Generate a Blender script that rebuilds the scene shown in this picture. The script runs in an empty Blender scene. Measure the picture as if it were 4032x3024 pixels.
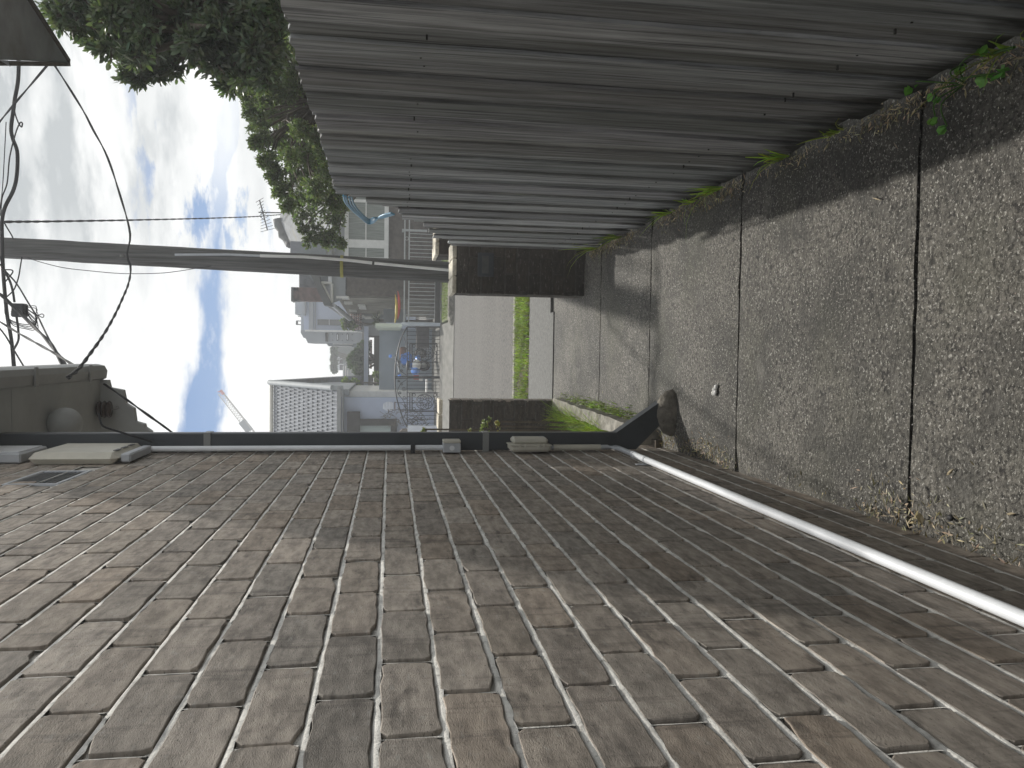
import bpy, math, random
import numpy as np
from mathutils import Vector
R_ = math.radians
random.seed(7); rng = np.random.default_rng(7)
S = bpy.context.scene; COL = S.collection

# ------------------------------------------------------------------ camera
FPX, W0, H0 = 3123.0, 4032.0, 3024.0
CAM = Vector((0, 0, 1.44))
az, pt, rl = R_(-2.21), R_(8.756), R_(0.45)
F = Vector((math.sin(az)*math.cos(pt), math.cos(az)*math.cos(pt), -math.sin(pt)))
R0 = Vector((math.cos(az), -math.sin(az), 0)); U0 = R0.cross(F)
RV = R0*math.cos(rl) + U0*math.sin(rl); UV = U0*math.cos(rl) - R0*math.sin(rl)
cd = bpy.data.cameras.new('camera'); cam = bpy.data.objects.new('camera', cd); COL.objects.link(cam)
cd.sensor_width = 36; cd.lens = 36*FPX/W0; cd.clip_start = .02; cd.clip_end = 1500
from mathutils import Matrix
X_, Y_, Z_ = -UV, RV, -F
cam.matrix_world = Matrix(((X_.x, Y_.x, Z_.x, CAM.x), (X_.y, Y_.y, Z_.y, CAM.y), (X_.z, Y_.z, Z_.z, CAM.z), (0, 0, 0, 1)))
S.camera = cam
def ray(x, y): return F + UV*((2016-x)/FPX) + RV*((1512-y)/FPX)
def P(x, y, Y): d = ray(x, y); return CAM + d*(Y/d.y)
def PZ(x, y, Z): d = ray(x, y); return CAM + d*((Z-CAM.z)/d.z)
def PX(x, y, X): d = ray(x, y); return CAM + d*(X/d.x)
def G(x, y):
    d = ray(x, y); t = -CAM.z/(d.z-.01*d.y); return CAM + d*t      # on the gently rising path

# ------------------------------------------------------------------ world + sun
SUN = Vector((.135, .80, 1.0)).normalized()
w = bpy.data.worlds.new('World'); S.world = w; w.use_nodes = True
wt = w.node_tree; wt.nodes.clear()
def WN(t, **k):
    n = wt.nodes.new(t)
    for a, b in k.items(): setattr(n, a, b)
    return n
def wm(op, a, b=None, c=None):
    n = WN('ShaderNodeMath', operation=op)
    for i, v in enumerate((a, b, c)):
        if v is None: continue
        if isinstance(v, (int, float)): n.inputs[i].default_value = v
        else: wt.links.new(v, n.inputs[i])
    return n.outputs[0]
def wclamp(v, a, b, c, d):
    n = WN('ShaderNodeMapRange', interpolation_type='SMOOTHSTEP')
    wt.links.new(v, n.inputs[0])
    for i, q in enumerate((a, b, c, d)): n.inputs[i+1].default_value = q
    return n.outputs[0]
tc = WN('ShaderNodeTexCoord'); sp = WN('ShaderNodeSeparateXYZ'); wt.links.new(tc.outputs['Generated'], sp.inputs[0])
EL = wm('MULTIPLY', wm('ARCSINE', sp.outputs[2]), 57.2958)
AZ = wm('MULTIPLY', wm('ARCTAN2', sp.outputs[0], sp.outputs[1]), 57.2958)
def wnoise(sx, sy, scale, detail, off=0., rough=.55, dist=0.):
    c = WN('ShaderNodeCombineXYZ'); wt.links.new(wm('MULTIPLY', AZ, sx), c.inputs[0]); wt.links.new(wm('MULTIPLY', EL, sy), c.inputs[1]); c.inputs[2].default_value = off
    n = WN('ShaderNodeTexNoise'); wt.links.new(c.outputs[0], n.inputs['Vector']); n.inputs['Scale'].default_value = scale
    n.inputs['Detail'].default_value = detail; n.inputs['Roughness'].default_value = rough; n.inputs['Distortion'].default_value = dist
    return n.outputs[0]
n1 = wnoise(.09, .30, 1., 7, 0, .6)
n2 = wnoise(.05, .22, 1.3, 4, 5, .5, .3)
n3 = wnoise(.07, .26, 1., 5, 9.3, .55)
n4 = wnoise(.22, .5, 1., 8, 3.1, .62)
ctr = wm('ADD', wm('MULTIPLY', AZ, -.085), 12.15)
hw = wm('ADD', wm('MULTIPLY', AZ, -.070), .80)
warp = wm('ADD', wm('ADD', EL, wm('MULTIPLY', wm('SUBTRACT', n1, .5), 2.6)), wm('MULTIPLY', wm('SUBTRACT', n4, .5), 1.8))
dd = wm('SUBTRACT', wm('ABSOLUTE', wm('SUBTRACT', warp, ctr)), wm('MAXIMUM', hw, .25))
gap = wclamp(dd, -.35, .55, 0., 1.)                                   # 0 = blue, 1 = cloud
wisp = wm('MULTIPLY', wclamp(n4, .52, .72, 0., .75), 1.)
fade = wclamp(AZ, 6., 15., 0., .8)
mask = wm('MAXIMUM', wm('MAXIMUM', gap, wisp), fade)
holes = wclamp(wm('ADD', n1, wm('MULTIPLY', n4, .3)), .52, .62, .0, 1.)  # small blue patches low at right
lowright = wm('MULTIPLY', wclamp(AZ, 3., 9., 0., 1.), wm('MULTIPLY', wclamp(EL, 7., 9.5, 0., 1.), wclamp(EL, 14.5, 17.5, 1., 0.)))
mask = wm('MINIMUM', mask, wm('SUBTRACT', 1., wm('MULTIPLY', lowright, wm('SUBTRACT', 1., holes))))
n5 = wnoise(.16, .42, 1., 7, 21., .6)
grey = wm('ADD', wm('ADD', wclamp(n2, .38, .62, 0., .45), wclamp(n3, .42, .58, 0., .40)), wclamp(n5, .44, .62, 0., .30))
greyaz = wm('MULTIPLY', wclamp(AZ, -4., 12., .32, 1.1), wm('MULTIPLY', wclamp(EL, 10., 16., .5, 1.), 1.))
gamt = wm('MINIMUM', wm('MULTIPLY', grey, greyaz), 1.)
mixc = WN('ShaderNodeMix', data_type='RGBA'); wt.links.new(gamt, mixc.inputs[0])
mixc.inputs[6].default_value = (.98, .98, .965, 1); mixc.inputs[7].default_value = (.40, .43, .445, 1)
sky = WN('ShaderNodeTexSky', sky_type='NISHITA', sun_disc=False); sky.sun_elevation = math.asin(SUN.z); sky.sun_rotation = math.atan2(SUN.x, SUN.y)
sky.air_density = 1.0; sky.dust_density = .4; sky.ozone_density = 3.
deep = WN('ShaderNodeMix', data_type='RGBA', blend_type='MULTIPLY'); deep.inputs[0].default_value = 1.; wt.links.new(sky.outputs[0], deep.inputs[6]); deep.inputs[7].default_value = (.26, .74, 1.22, 1)
b1 = WN('ShaderNodeBackground'); wt.links.new(deep.outputs[2], b1.inputs[0]); b1.inputs[1].default_value = .052
b2 = WN('ShaderNodeBackground'); wt.links.new(mixc.outputs[2], b2.inputs[0])
dt = WN('ShaderNodeVectorMath', operation='DOT_PRODUCT'); wt.links.new(tc.outputs['Generated'], dt.inputs[0]); dt.inputs[1].default_value = SUN
wt.links.new(wm('ADD', 1.12, wm('MULTIPLY', wm('POWER', wm('MAXIMUM', dt.outputs['Value'], 0.), 60.), 5.)), b2.inputs[1])     # added glow round the unseen sun, brightens the wall
ms = WN('ShaderNodeMixShader'); wt.links.new(mask, ms.inputs[0]); wt.links.new(b1.outputs[0], ms.inputs[1]); wt.links.new(b2.outputs[0], ms.inputs[2])
wo = WN('ShaderNodeOutputWorld'); wt.links.new(ms.outputs[0], wo.inputs[0])
ld = bpy.data.lights.new('sun', 'SUN'); ld.energy = 4.4; ld.angle = R_(.8); ld.color = (1, .955, .88)
lo = bpy.data.objects.new('sun', ld); COL.objects.link(lo); lo.rotation_euler = SUN.to_track_quat('Z', 'Y').to_euler()
S.render.engine = 'CYCLES'
S.view_settings.view_transform = 'Standard'; S.view_settings.look = 'None'; S.view_settings.exposure = 0.12; S.view_settings.gamma = 1

# ------------------------------------------------------------------ materials
MATS = {}
def M(name, col=(.5, .5, .5), rough=.7, var=.25, vscale=8., stretch=(1, 1, 1), bump=.0, bscale=40., col2=None, metal=0., spec=.4,
      attr=False, spots=None, trans=0., detail=6, bdist=.01, streak=None, second=None, damp=None):
    """procedural principled material: base colour broken up by noise, optional spots, streaks, bump, translucency"""
    if name in MATS: return MATS[name]
    m = bpy.data.materials.new(name); m.use_nodes = True; t = m.node_tree; t.nodes.clear(); L = t.links.new
    N = lambda k, **q: (lambda n: ([setattr(n, a, b) for a, b in q.items()], n)[1])(t.nodes.new(k))
    out = N('ShaderNodeOutputMaterial'); p = N('ShaderNodeBsdfPrincipled')
    geo = N('ShaderNodeNewGeometry'); mp = N('ShaderNodeMapping'); L(geo.outputs['Position'], mp.inputs[0]); mp.inputs['Scale'].default_value = stretch
    def noise(sc, det=detail, vec=None, rough=.6):
        n = N('ShaderNodeTexNoise'); L((vec or mp.outputs[0]), n.inputs['Vector']); n.inputs['Scale'].default_value = sc; n.inputs['Detail'].default_value = det; n.inputs['Roughness'].default_value = rough
        return n.outputs[0]
    def mix(f, a, b, mode='MIX'):
        x = N('ShaderNodeMix', data_type='RGBA', blend_type=mode)
        for i, v in ((0, f), (6, a), (7, b)):
            if isinstance(v, (int, float)): x.inputs[i].default_value = v
            elif isinstance(v, tuple): x.inputs[i].default_value = (*v[:3], 1)
            else: L(v, x.inputs[i])
        return x.outputs[2]
    def rng_(v, a, b, c, d):
        x = N('ShaderNodeMapRange'); L(v, x.inputs[0])
        for i, q in enumerate((a, b, c, d)): x.inputs[i+1].default_value = q
        return x.outputs[0]
    c2 = col2 or tuple(c*(1-var) for c in col); c1 = tuple(min(1, c*(1+var)) for c in col) if not col2 else col
    nz = noise(vscale)
    base = mix(rng_(nz, .35, .65, 0, 1), c1, c2)
    if attr:
        at = N('ShaderNodeAttribute', attribute_name='tint'); base = mix(1., base, at.outputs[0], 'MULTIPLY')
    if second:                                                   # (colour, scale, lo, hi, amount, stretch)
        mp2 = N('ShaderNodeMapping'); L(geo.outputs['Position'], mp2.inputs[0]); mp2.inputs['Scale'].default_value = second[5]
        base = mix(rng_(noise(second[1], 5, mp2.outputs[0]), second[2], second[3], 0, second[4]), base, second[0])
    if streak:
        mp3 = N('ShaderNodeMapping'); L(geo.outputs['Position'], mp3.inputs[0]); mp3.inputs['Scale'].default_value = streak[5]
        base = mix(rng_(noise(streak[1], 6, mp3.outputs[0], .7), streak[2], streak[3], 0, streak[4]), base, streak[0])
    if damp:                                                     # dirt splashed up from the ground: (colour, height, amount)
        sx_ = N('ShaderNodeSeparateXYZ'); L(geo.outputs['Position'], sx_.inputs[0]); mp4 = N('ShaderNodeMapping'); L(geo.outputs['Position'], mp4.inputs[0]); mp4.inputs['Scale'].default_value = (1, 1, .25)
        ad = N('ShaderNodeMath', operation='MULTIPLY_ADD'); L(noise(14, 5, mp4.outputs[0]), ad.inputs[0]); ad.inputs[1].default_value = -damp[1]*3.2; L(sx_.outputs[2], ad.inputs[2])
        base = mix(rng_(ad.outputs[0], -damp[1]*1.2, -damp[1]*.2, damp[2], 0), base, damp[0])
    if spots:                                                    # list of (colour, scale, lo, hi, amount)
        for (sc_, s_, a_, b_, amt) in spots:
            base = mix(rng_(noise(s_, 3), a_, b_, 0, amt), base, sc_)
    L(base, p.inputs['Base Color']); p.inputs['Roughness'].default_value = rough; p.inputs['Metallic'].default_value = metal
    p.inputs['Specular IOR Level'].default_value = spec
    if bump:
        bn = N('ShaderNodeBump'); bn.inputs['Strength'].default_value = bump; bn.inputs['Distance'].default_value = bdist
        L(noise(bscale, 6), bn.inputs['Height']); L(bn.outputs[0], p.inputs['Normal'])
    if trans:
        tr = N('ShaderNodeBsdfTranslucent'); L(mix(1., base, (1.0, 1.25, .45), 'MULTIPLY'), tr.inputs[0]); mx = N('ShaderNodeMixShader'); mx.inputs[0].default_value = trans
        L(p.outputs[0], mx.inputs[1]); L(tr.outputs[0], mx.inputs[2]); L(mx.outputs[0], out.inputs[0])
    else: L(p.outputs[0], out.inputs[0])
    MATS[name] = m; return m

brickM = M('clinker_brick', (.60, .585, .56), .75, .30, 16, (1, 1, 3.2), bump=.60, bscale=200, attr=True, bdist=.0020, spec=.25,
           spots=[((.04, .035, .03), 110, .62, .70, .7), ((.42, .41, .38), 30, .60, .72, .35), ((.05, .045, .042), 9, .60, .72, .55)], streak=((.06, .052, .05), 3.2, .54, .68, .5, (1, 7., 1.0)))
mortarM = M('mortar', (.60, .585, .55), .95, .22, 30, bump=.8, bscale=190, bdist=.0022, spec=.1, spots=[((.16, .15, .13), 60, .60, .72, .45)])
dmortM = M('shaded_mortar', (.085, .08, .072), .95, .3, 30, bump=.8, bscale=190, bdist=.003, spec=.1)  # dark copy of mortar: shade on piers and garden wall put into colour
concM = M('path_concrete', (.094, .088, .078), .75, .55, 60, bump=1.0, bscale=92, bdist=.012, spec=.40, attr=True,
          spots=[((.022, .020, .017), 80, .55, .61, .9), ((.36, .35, .32), 125, .585, .64, .85), ((.018, .016, .015), 30, .63, .67, .85), ((.085, .085, .06), 1.6, .50, .68, .4), ((.030, .029, .026), 5.5, .52, .66, .6), ((.20, .19, .17), 11, .60, .72, .35)],
          second=((.034, .033, .029), 1.5, .45, .60, .80, (1.3, .8, 1)))
kerbM = M('edging_concrete', (.21, .20, .175), .9, .35, 18, bump=.6, bscale=70, spec=.2, streak=((.14, .13, .10), 4, .50, .66, .6, (1, 1, .4)))
footM = M('footpath_concrete', (.125, .125, .12), .9, .22, 30, bump=.5, bscale=90, spec=.25, spots=[((.08, .08, .075), 46, .56, .66, .5), ((.34, .34, .33), 80, .60, .68, .5)])
asphM = M('asphalt', (.10, .096, .09), .92, .35, 20, bump=.8, bscale=60, spec=.3, spots=[((.19, .18, .165), 34, .58, .66, .6), ((.028, .028, .028), 40, .55, .63, .7)],
          second=((.12, .116, .108), .7, .45, .60, .6, (.15, 1, 1)))
driveM = M('driveway_concrete', (.13, .127, .115), .9, .25, 2.5, (2, .4, 1), bump=.3, bscale=40)
soilM = M('soil', (.065, .052, .038), .98, .4, 14, bump=.9, bscale=50)
woodM = M('weathered_timber', (.325, .335, .338), .85, .30, 5, (9, 9, .55), bump=.85, bscale=22, bdist=.003, damp=((.025, .025, .022), .14, .9), attr=True, spec=.18,
          streak=((.065, .067, .07), 5, .50, .64, .8, (10, 14, .28)), second=((.33, .34, .345), 9, .54, .68, .5, (6, 9, .22)),
          spots=[((.06, .055, .05), 34, .66, .74, .7), ((.12, .12, .10), 2.2, .52, .70, .45)])
railM = M('fence_timber_back', (.16, .15, .13), .9, .3, 6)
poleM = M('pole_timber', (.115, .115, .112), .9, .32, 5, (8, 8, .3), bump=.7, bscale=14, bdist=.012, streak=((.055, .05, .045), 5, .52, .64, .75, (9, 9, .18)))
pipeM = M('slate_grey_paint', (.040, .046, .053), .42, .12, 8, spec=.5, bump=.04, bscale=30)
pvcM = M('pale_grey_pvc', (.68, .70, .73), .38, .05, 10, spec=.5)
pvc2M = M('grey_pvc', (.42, .44, .47), .45, .06, 10, spec=.5)
beigeM = M('beige_plastic', (.54, .52, .45), .5, .06, 14, spec=.4)
darkplM = M('black_plastic', (.02, .02, .022), .5, .1, 10)
soffM = M('painted_soffit', (.33, .345, .345), .6, .10, 5, bump=.06, bscale=30)
gutM = M('gutter_metal', (.22, .225, .22), .45, .12, 5, spec=.5)
panelM = M('weathered_board', (.27, .29, .31), .8, .18, 3.5, bump=.2, bscale=30, second=((.16, .16, .13), 3, .5, .65, .5, (1, 1, 1)))
cableM = M('black_cable', (.03, .03, .032), .85, .1, 10, spec=.15)
greycabM = M('grey_cable', (.05, .05, .052), .85, .1, 10, spec=.15)
whiteM = M('white_paint', (.66, .66, .64), .55, .08, 5)
renderM = M('white_render', (.60, .63, .68), .8, .10, 2.2, bump=.1, bscale=20)
blueRM = M('pale_blue_render', (.40, .45, .56), .8, .07, 1.2)
greyRM = M('grey_render', (.30, .32, .34), .8, .10, .9)
darkbrM = M('dark_brown_brick', (.085, .072, .06), .88, .3, 9, bump=.4, bscale=30)
roofgM = M('grey_slate', (.13, .14, .15), .8, .3, 4, bump=.3, bscale=14, second=((.15, .14, .08), 2, .5, .65, .5, (1, 1, 1)))
roofdM = M('dark_metal_roof', (.085, .088, .085), .6, .2, 2)
tileM = M('glazed_tile', (.20, .21, .23), .75, .25, 5, spec=.12, bump=.15, bscale=20)
redtileM = M('red_tile', (.30, .15, .12), .6, .3, 5)
glassM = M('dark_glass', (.045, .05, .052), .12, .3, 2, spec=.6)
curtM = M('ribbed_curtain', (.20, .22, .20), .8, .35, 2, (26, 1, 1))
steelM = M('steel_sheet_fence', (.30, .35, .40), .5, .06, 2)
ironM = M('wrought_iron', (.022, .022, .024), .5, .2, 20)
wironM = M('pale_painted_iron', (.36, .375, .375), .5, .1, 10)
darkM = M('dark_brown_timber', (.045, .042, .037), .85, .2, 4)
scootM = M('scooter_blue', (.10, .24, .62), .25, .05, 4, spec=.6)
redM = M('red_plastic', (.45, .05, .035), .35, .08, 6)
yelM = M('yellow_plastic', (.55, .42, .07), .5, .08, 6)
brownM = M('brown_vinyl', (.13, .055, .03), .4, .15, 6)
chromeM = M('chrome', (.7, .7, .7), .2, .05, 6, metal=1.)
rubberM = M('rubber', (.016, .016, .016), .8, .1, 10)
leafbM = M('broad_leaf', (.12, .15, .10), .42, .40, 3, trans=.30, attr=True, spec=.45)
leafsM = M('small_leaf', (.14, .17, .095), .50, .40, 2.5, trans=.38, attr=True, spec=.35)
hedgeM = M('hedge_leaf', (.055, .085, .035), .6, .4, 1.5, trans=.25, attr=True)
barkM = M('bark', (.10, .085, .065), .9, .3, 12, bump=.5, bscale=30)
grassM = M('grass_blade', (.17, .22, .040), .5, .45, 3, trans=.45, attr=True)
weedM = M('weed_leaf', (.075, .17, .035), .45, .25, 6, trans=.35, attr=True)
jadeM = M('succulent_leaf', (.20, .26, .06), .35, .3, 9, trans=.2, attr=True)
litterM = M('dry_litter', (.36, .30, .20), .8, .35, 30, attr=True, trans=.1)
hoseM = M('blue_strap', (.09, .25, .38), .4, .2, 12, spec=.5)
clayM = M('brown_ceramic', (.05, .035, .03), .25, .1, 10)
tapeM = M('yellow_tape', (.32, .30, .09), .6, .2, 12)
caplM = M('capping_brick', (.52, .50, .44), .85, .3, 14, bump=.6, bscale=90, attr=True, spec=.2, spots=[((.12, .11, .09), 60, .56, .68, .5)])
craneM = M('crane_steel', (.45, .42, .40), .6, .1, .3)
concgM = M('rough_mortar', (.17, .155, .13), .95, .3, 30, bump=.9, bscale=60, bdist=.012)

# ------------------------------------------------------------------ helpers
class MB:
    def __init__(s): s.v = []; s.f = []; s.c = []; s.sm = []
    def add(s, vs, fs, col=(1, 1, 1), smooth=False):
        o = len(s.v); s.v += [tuple(v) for v in vs]
        for f in fs: s.f.append(tuple(i+o for i in f)); s.c.append(col); s.sm.append(smooth)
    def box(s, a, b, col=(1, 1, 1), bev=0.):
        x0, x1 = sorted((a[0], b[0])); y0, y1 = sorted((a[1], b[1])); z0, z1 = sorted((a[2], b[2]))
        if bev <= 0:
            v = [(x, y, z) for z in (z0, z1) for (x, y) in ((x0, y0), (x1, y0), (x1, y1), (x0, y1))]
            s.add(v, [(3, 2, 1, 0), (4, 5, 6, 7), (0, 1, 5, 4), (1, 2, 6, 5), (2, 3, 7, 6), (3, 0, 4, 7)], col); return
        e = bev; v = []
        for z, i in ((z0, e), (z0+e, 0), (z1-e, 0), (z1, e)):
            v += [(x0+i+(e if not i else 0), y0+i, z), (x1-i-(e if not i else 0), y0+i, z), (x1-i, y0+i+(e if not i else 0), z), (x1-i, y1-i-(e if not i else 0), z),
                  (x1-i-(e if not i else 0), y1-i, z), (x0+i+(e if not i else 0), y1-i, z), (x0+i, y1-i-(e if not i else 0), z), (x0+i, y0+i+(e if not i else 0), z)]
        f = [tuple(reversed(range(8))), tuple(range(24, 32))]
        for k in range(3):
            for j in range(8): a_, b_ = k*8+j, k*8+(j+1) % 8; f.append((a_, b_, b_+8, a_+8))
        s.add(v, f, col)
    def prism(s, poly, d, col=(1, 1, 1)):
        """solid from a planar polygon (3D points) pushed along vector d"""
        n = len(poly); d = Vector(d); v = [Vector(p) for p in poly]; v += [p+d for p in v]
        s.add(v, [tuple(range(n)), tuple(reversed(range(n, 2*n)))]+[(i, i+n, (i+1) % n+n, (i+1) % n) for i in range(n)], col)
    def tube(s, pts, r, n=8, col=(1, 1, 1), cap=True):
        pts = [Vector(p) for p in pts]; rs = r if isinstance(r, (list, tuple)) else [r]*len(pts)
        up = Vector((.13, .31, .94)); vs = []
        for i, p in enumerate(pts):
            t = (pts[min(i+1, len(pts)-1)]-pts[max(i-1, 0)]).normalized()
            a = t.cross(up)
            if a.length < .05: a = t.cross(Vector((1, 0, 0)))
            a.normalize(); b = t.cross(a).normalized(); 
            vs += [p+a*(math.cos(2*math.pi*k/n)*rs[i])+b*(math.sin(2*math.pi*k/n)*rs[i]) for k in range(n)]
        fs = [(i*n+k, i*n+(k+1) % n, (i+1)*n+(k+1) % n, (i+1)*n+k) for i in range(len(pts)-1) for k in range(n)]
        s.add(vs, fs, col, True)
        if cap: s.add(vs[:n], [tuple(reversed(range(n)))], col); s.add(vs[-n:], [tuple(range(n))], col)
    def ell(s, c, r, nu=12, nv=8, col=(1, 1, 1), jit=0.):
        c = Vector(c); vs = []
        for j in range(nv+1):
            th = math.pi*j/nv
            for i in range(nu):
                ph = 2*math.pi*i/nu; q = 1+random.uniform(-jit, jit)
                vs.append((c.x+r[0]*q*math.sin(th)*math.cos(ph), c.y+r[1]*q*math.sin(th)*math.sin(ph), c.z+r[2]*q*math.cos(th)))
        fs = [(j*nu+i, (j+1)*nu+i, (j+1)*nu+(i+1) % nu, j*nu+(i+1) % nu) for j in range(nv) for i in range(nu)]
        s.add(vs, fs, col, True)
    def build(s, name, mat, parent=None):
        me = bpy.data.meshes.new(name); o = bpy.data.objects.new(name, me); COL.objects.link(o)
        off = Vector((0, 0, 0))
        if parent is not None:
            pp = parent
            while pp is not None: off += pp.location; pp = pp.parent
        elif s.v:
            a = np.array(s.v); off = Vector((float(a[:, 0].mean()), float(a[:, 1].mean()), float(a[:, 2].min())))
        me.from_pydata([(v[0]-off.x, v[1]-off.y, v[2]-off.z) for v in s.v], [], s.f); me.materials.append(mat)
        if parent is not None: o.parent = parent
        else: o.location = off
        me.polygons.foreach_set('use_smooth', s.sm)
        if any(c != (1, 1, 1) for c in s.c):
            at = me.attributes.new('tint', 'FLOAT_COLOR', 'FACE'); at.data.foreach_set('color', [q for c in s.c for q in (*c, 1.)])
        else:
            at = me.attributes.new('tint', 'FLOAT_COLOR', 'FACE'); at.data.foreach_set('color', [1.]*4*len(s.f))
        me.update(); return o
def npmesh(name, V, Fc, k, mat, tint, parent=None):
    """fast mesh of equal polygons: V (n,k,3)"""
    me = bpy.data.meshes.new(name); o = bpy.data.objects.new(name, me); COL.objects.link(o)
    n = V.shape[0]; off = np.zeros(3)
    if parent is not None:
        pp = parent
        while pp is not None: off += np.array(pp.location); pp = pp.parent
        o.parent = parent
    else:
        off = np.array([V[..., 0].mean(), V[..., 1].mean(), V[..., 2].min()]); o.location = off
    co = (V-off).reshape(-1, 3).astype(np.float32); me.vertices.add(len(co)); me.vertices.foreach_set('co', co.ravel())
    nf, kk = Fc.shape; idx = (Fc[None]+(np.arange(n)*k)[:, None, None]).reshape(-1)
    me.loops.add(len(idx)); me.loops.foreach_set('vertex_index', idx.astype(np.int32))
    me.polygons.add(n*nf); me.polygons.foreach_set('loop_start', (np.arange(n*nf)*kk).astype(np.int32)); me.polygons.foreach_set('loop_total', np.full(n*nf, kk, np.int32))
    me.materials.append(mat); me.update(calc_edges=True)
    at = me.attributes.new('tint', 'FLOAT_COLOR', 'FACE'); c = np.ones((n*nf, 4), np.float32); c[:, :3] = np.repeat(tint, nf, 0); at.data.foreach_set('color', c.ravel())
    me.validate(); return o
def tag(o, label=None, cat=None, group=None, kind=None):
    if label: o['label'] = label
    if cat: o['category'] = cat
    if group: o['group'] = group
    if kind: o['kind'] = kind
    return o
def thing(name, loc, label, cat, group=None):
    o = bpy.data.objects.new(name, None); COL.objects.link(o); o.location = Vector(loc); o.empty_display_size = .1
    return tag(o, label, cat, group)
def struct(o): o['kind'] = 'structure'; return o
def smooth(pts, k=6):
    pts = [Vector(p) for p in pts]; q = [pts[0]*2-pts[1]]+pts+[pts[-1]*2-pts[-2]]; out = []
    for i in range(1, len(q)-2):
        for j in range(k):
            t = j/k; a, b, c, d = q[i-1], q[i], q[i+1], q[i+2]
            out.append(.5*((2*b)+(c-a)*t+(2*a-5*b+4*c-d)*t*t+(3*b-a-3*c+d)*t**3))
    out.append(q[-2]); return out
def leaves(centres, dirs, L, Wd, cup=.15, six=False):
    """leaf polygons at centres pointing along dirs; returns V, faces, k"""
    n = len(centres); d = dirs/np.linalg.norm(dirs, axis=1, keepdims=True)
    rv = rng.normal(size=(n, 3)); a = np.cross(d, rv); a /= np.linalg.norm(a, axis=1, keepdims=True); nn = np.cross(a, d)
    L = np.asarray(L).reshape(-1, 1)*np.ones((n, 1)); Wd = np.asarray(Wd).reshape(-1, 1)*np.ones((n, 1))
    if six:
        rows = [(0, 0, 0), (.35, .42, -.2), (.72, .40, -.1), (1, 0, -.35), (.72, -.40, -.1), (.35, -.42, -.2), (.5, 0, .12)]
        V = np.stack([centres+d*L*u+a*Wd*v+nn*Wd*cup*4*q for u, v, q in rows], 1)
        return V, np.array([[0, 6, 1], [1, 6, 2], [2, 6, 3], [3, 6, 4], [4, 6, 5], [5, 6, 0]]), 7
    rows = [(0, 0, 0), (.5, .5, -.5), (1, 0, -.2), (.5, -.5, -.5)]
    V = np.stack([centres+d*L*u+a*Wd*v+nn*Wd*cup*q for u, v, q in rows], 1)
    return V, np.array([[0, 1, 2], [0, 2, 3]]), 4
def tints(n, lo=.6, hi=1.4, hue=.12):
    b = rng.uniform(lo, hi, (n, 1)); return np.clip(b*(1+rng.uniform(-hue, hue, (n, 3))), 0, 3)

# ------------------------------------------------------------------ brickwork
BT = [(.224, .200, .178), (.234, .208, .185), (.212, .192, .173), (.226, .196, .170), (.208, .190, .173), (.222, .197, .173), (.240, .217, .196), (.202, .182, .165), (.228, .205, .184), (.220, .188, .160), (.182, .168, .154)]
def brick(mb, o, u, n, x0, x1, z0, z1, tintc, dep, wob=.0013, inset=.0012, proud=0.):
    """one brick: wobbly rounded outline in the plane (u horizontal, z up), standing dep out along n"""
    pts = []; c = .009
    nx = max(3, int((x1-x0)/.035)); nz = 2
    def w(): return random.gauss(0, wob)
    for i in range(nx+1): t = i/nx; pts.append((x0+c+(x1-x0-2*c)*t, z0+w()))
    for i in range(nz+1): t = i/nz; pts.append((x1+w(), z0+c+(z1-z0-2*c)*t))
    for i in range(nx+1): t = 1-i/nx; pts.append((x0+c+(x1-x0-2*c)*t, z1+w()))
    for i in range(nz+1): t = 1-i/nz; pts.append((x0+w(), z0+c+(z1-z0-2*c)*t))
    if random.random() < .22:                                     # a chipped corner
        k = random.choice((0, nx, nx+nz+2, 2*nx+nz+2)) % len(pts); cx, cz = (x0+x1)/2, (z0+z1)/2; e = random.uniform(.05, .12)
        pts[k] = (pts[k][0]+(cx-pts[k][0])*e, pts[k][1]+(cz-pts[k][1])*e*1.8)
    m = len(pts); cx, cz = (x0+x1)/2, (z0+z1)/2; vs = []
    ta, tb = random.gauss(0, .0004), random.gauss(0, .0003)
    for (ins, dd_) in ((0, -.012), (0, dep-.0006), (inset, dep)):
        for (px, pz) in pts:
            qx = px+(ins if px < cx else -ins); qz = pz+(ins if pz < cz else -ins)
            tilt = ta*(px-cx)/.12+tb*(pz-cz)/.04
            vs.append(o+u*qx+Vector((0, 0, qz))+n*(dd_+(tilt if dd_ > 0 else 0)))
    fl = (u.cross(Vector((0, 0, 1)))).dot(n) > 0
    fs = []
    for k in range(2):
        for i in range(m):
            a, b = k*m+i, k*m+(i+1) % m; q = (a, b, b+m, a+m); fs.append(q if fl else tuple(reversed(q)))
    top = tuple(range(2*m, 3*m)); fs.append(top if fl else tuple(reversed(top)))
    mb.add(vs, fs, tintc)
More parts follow.
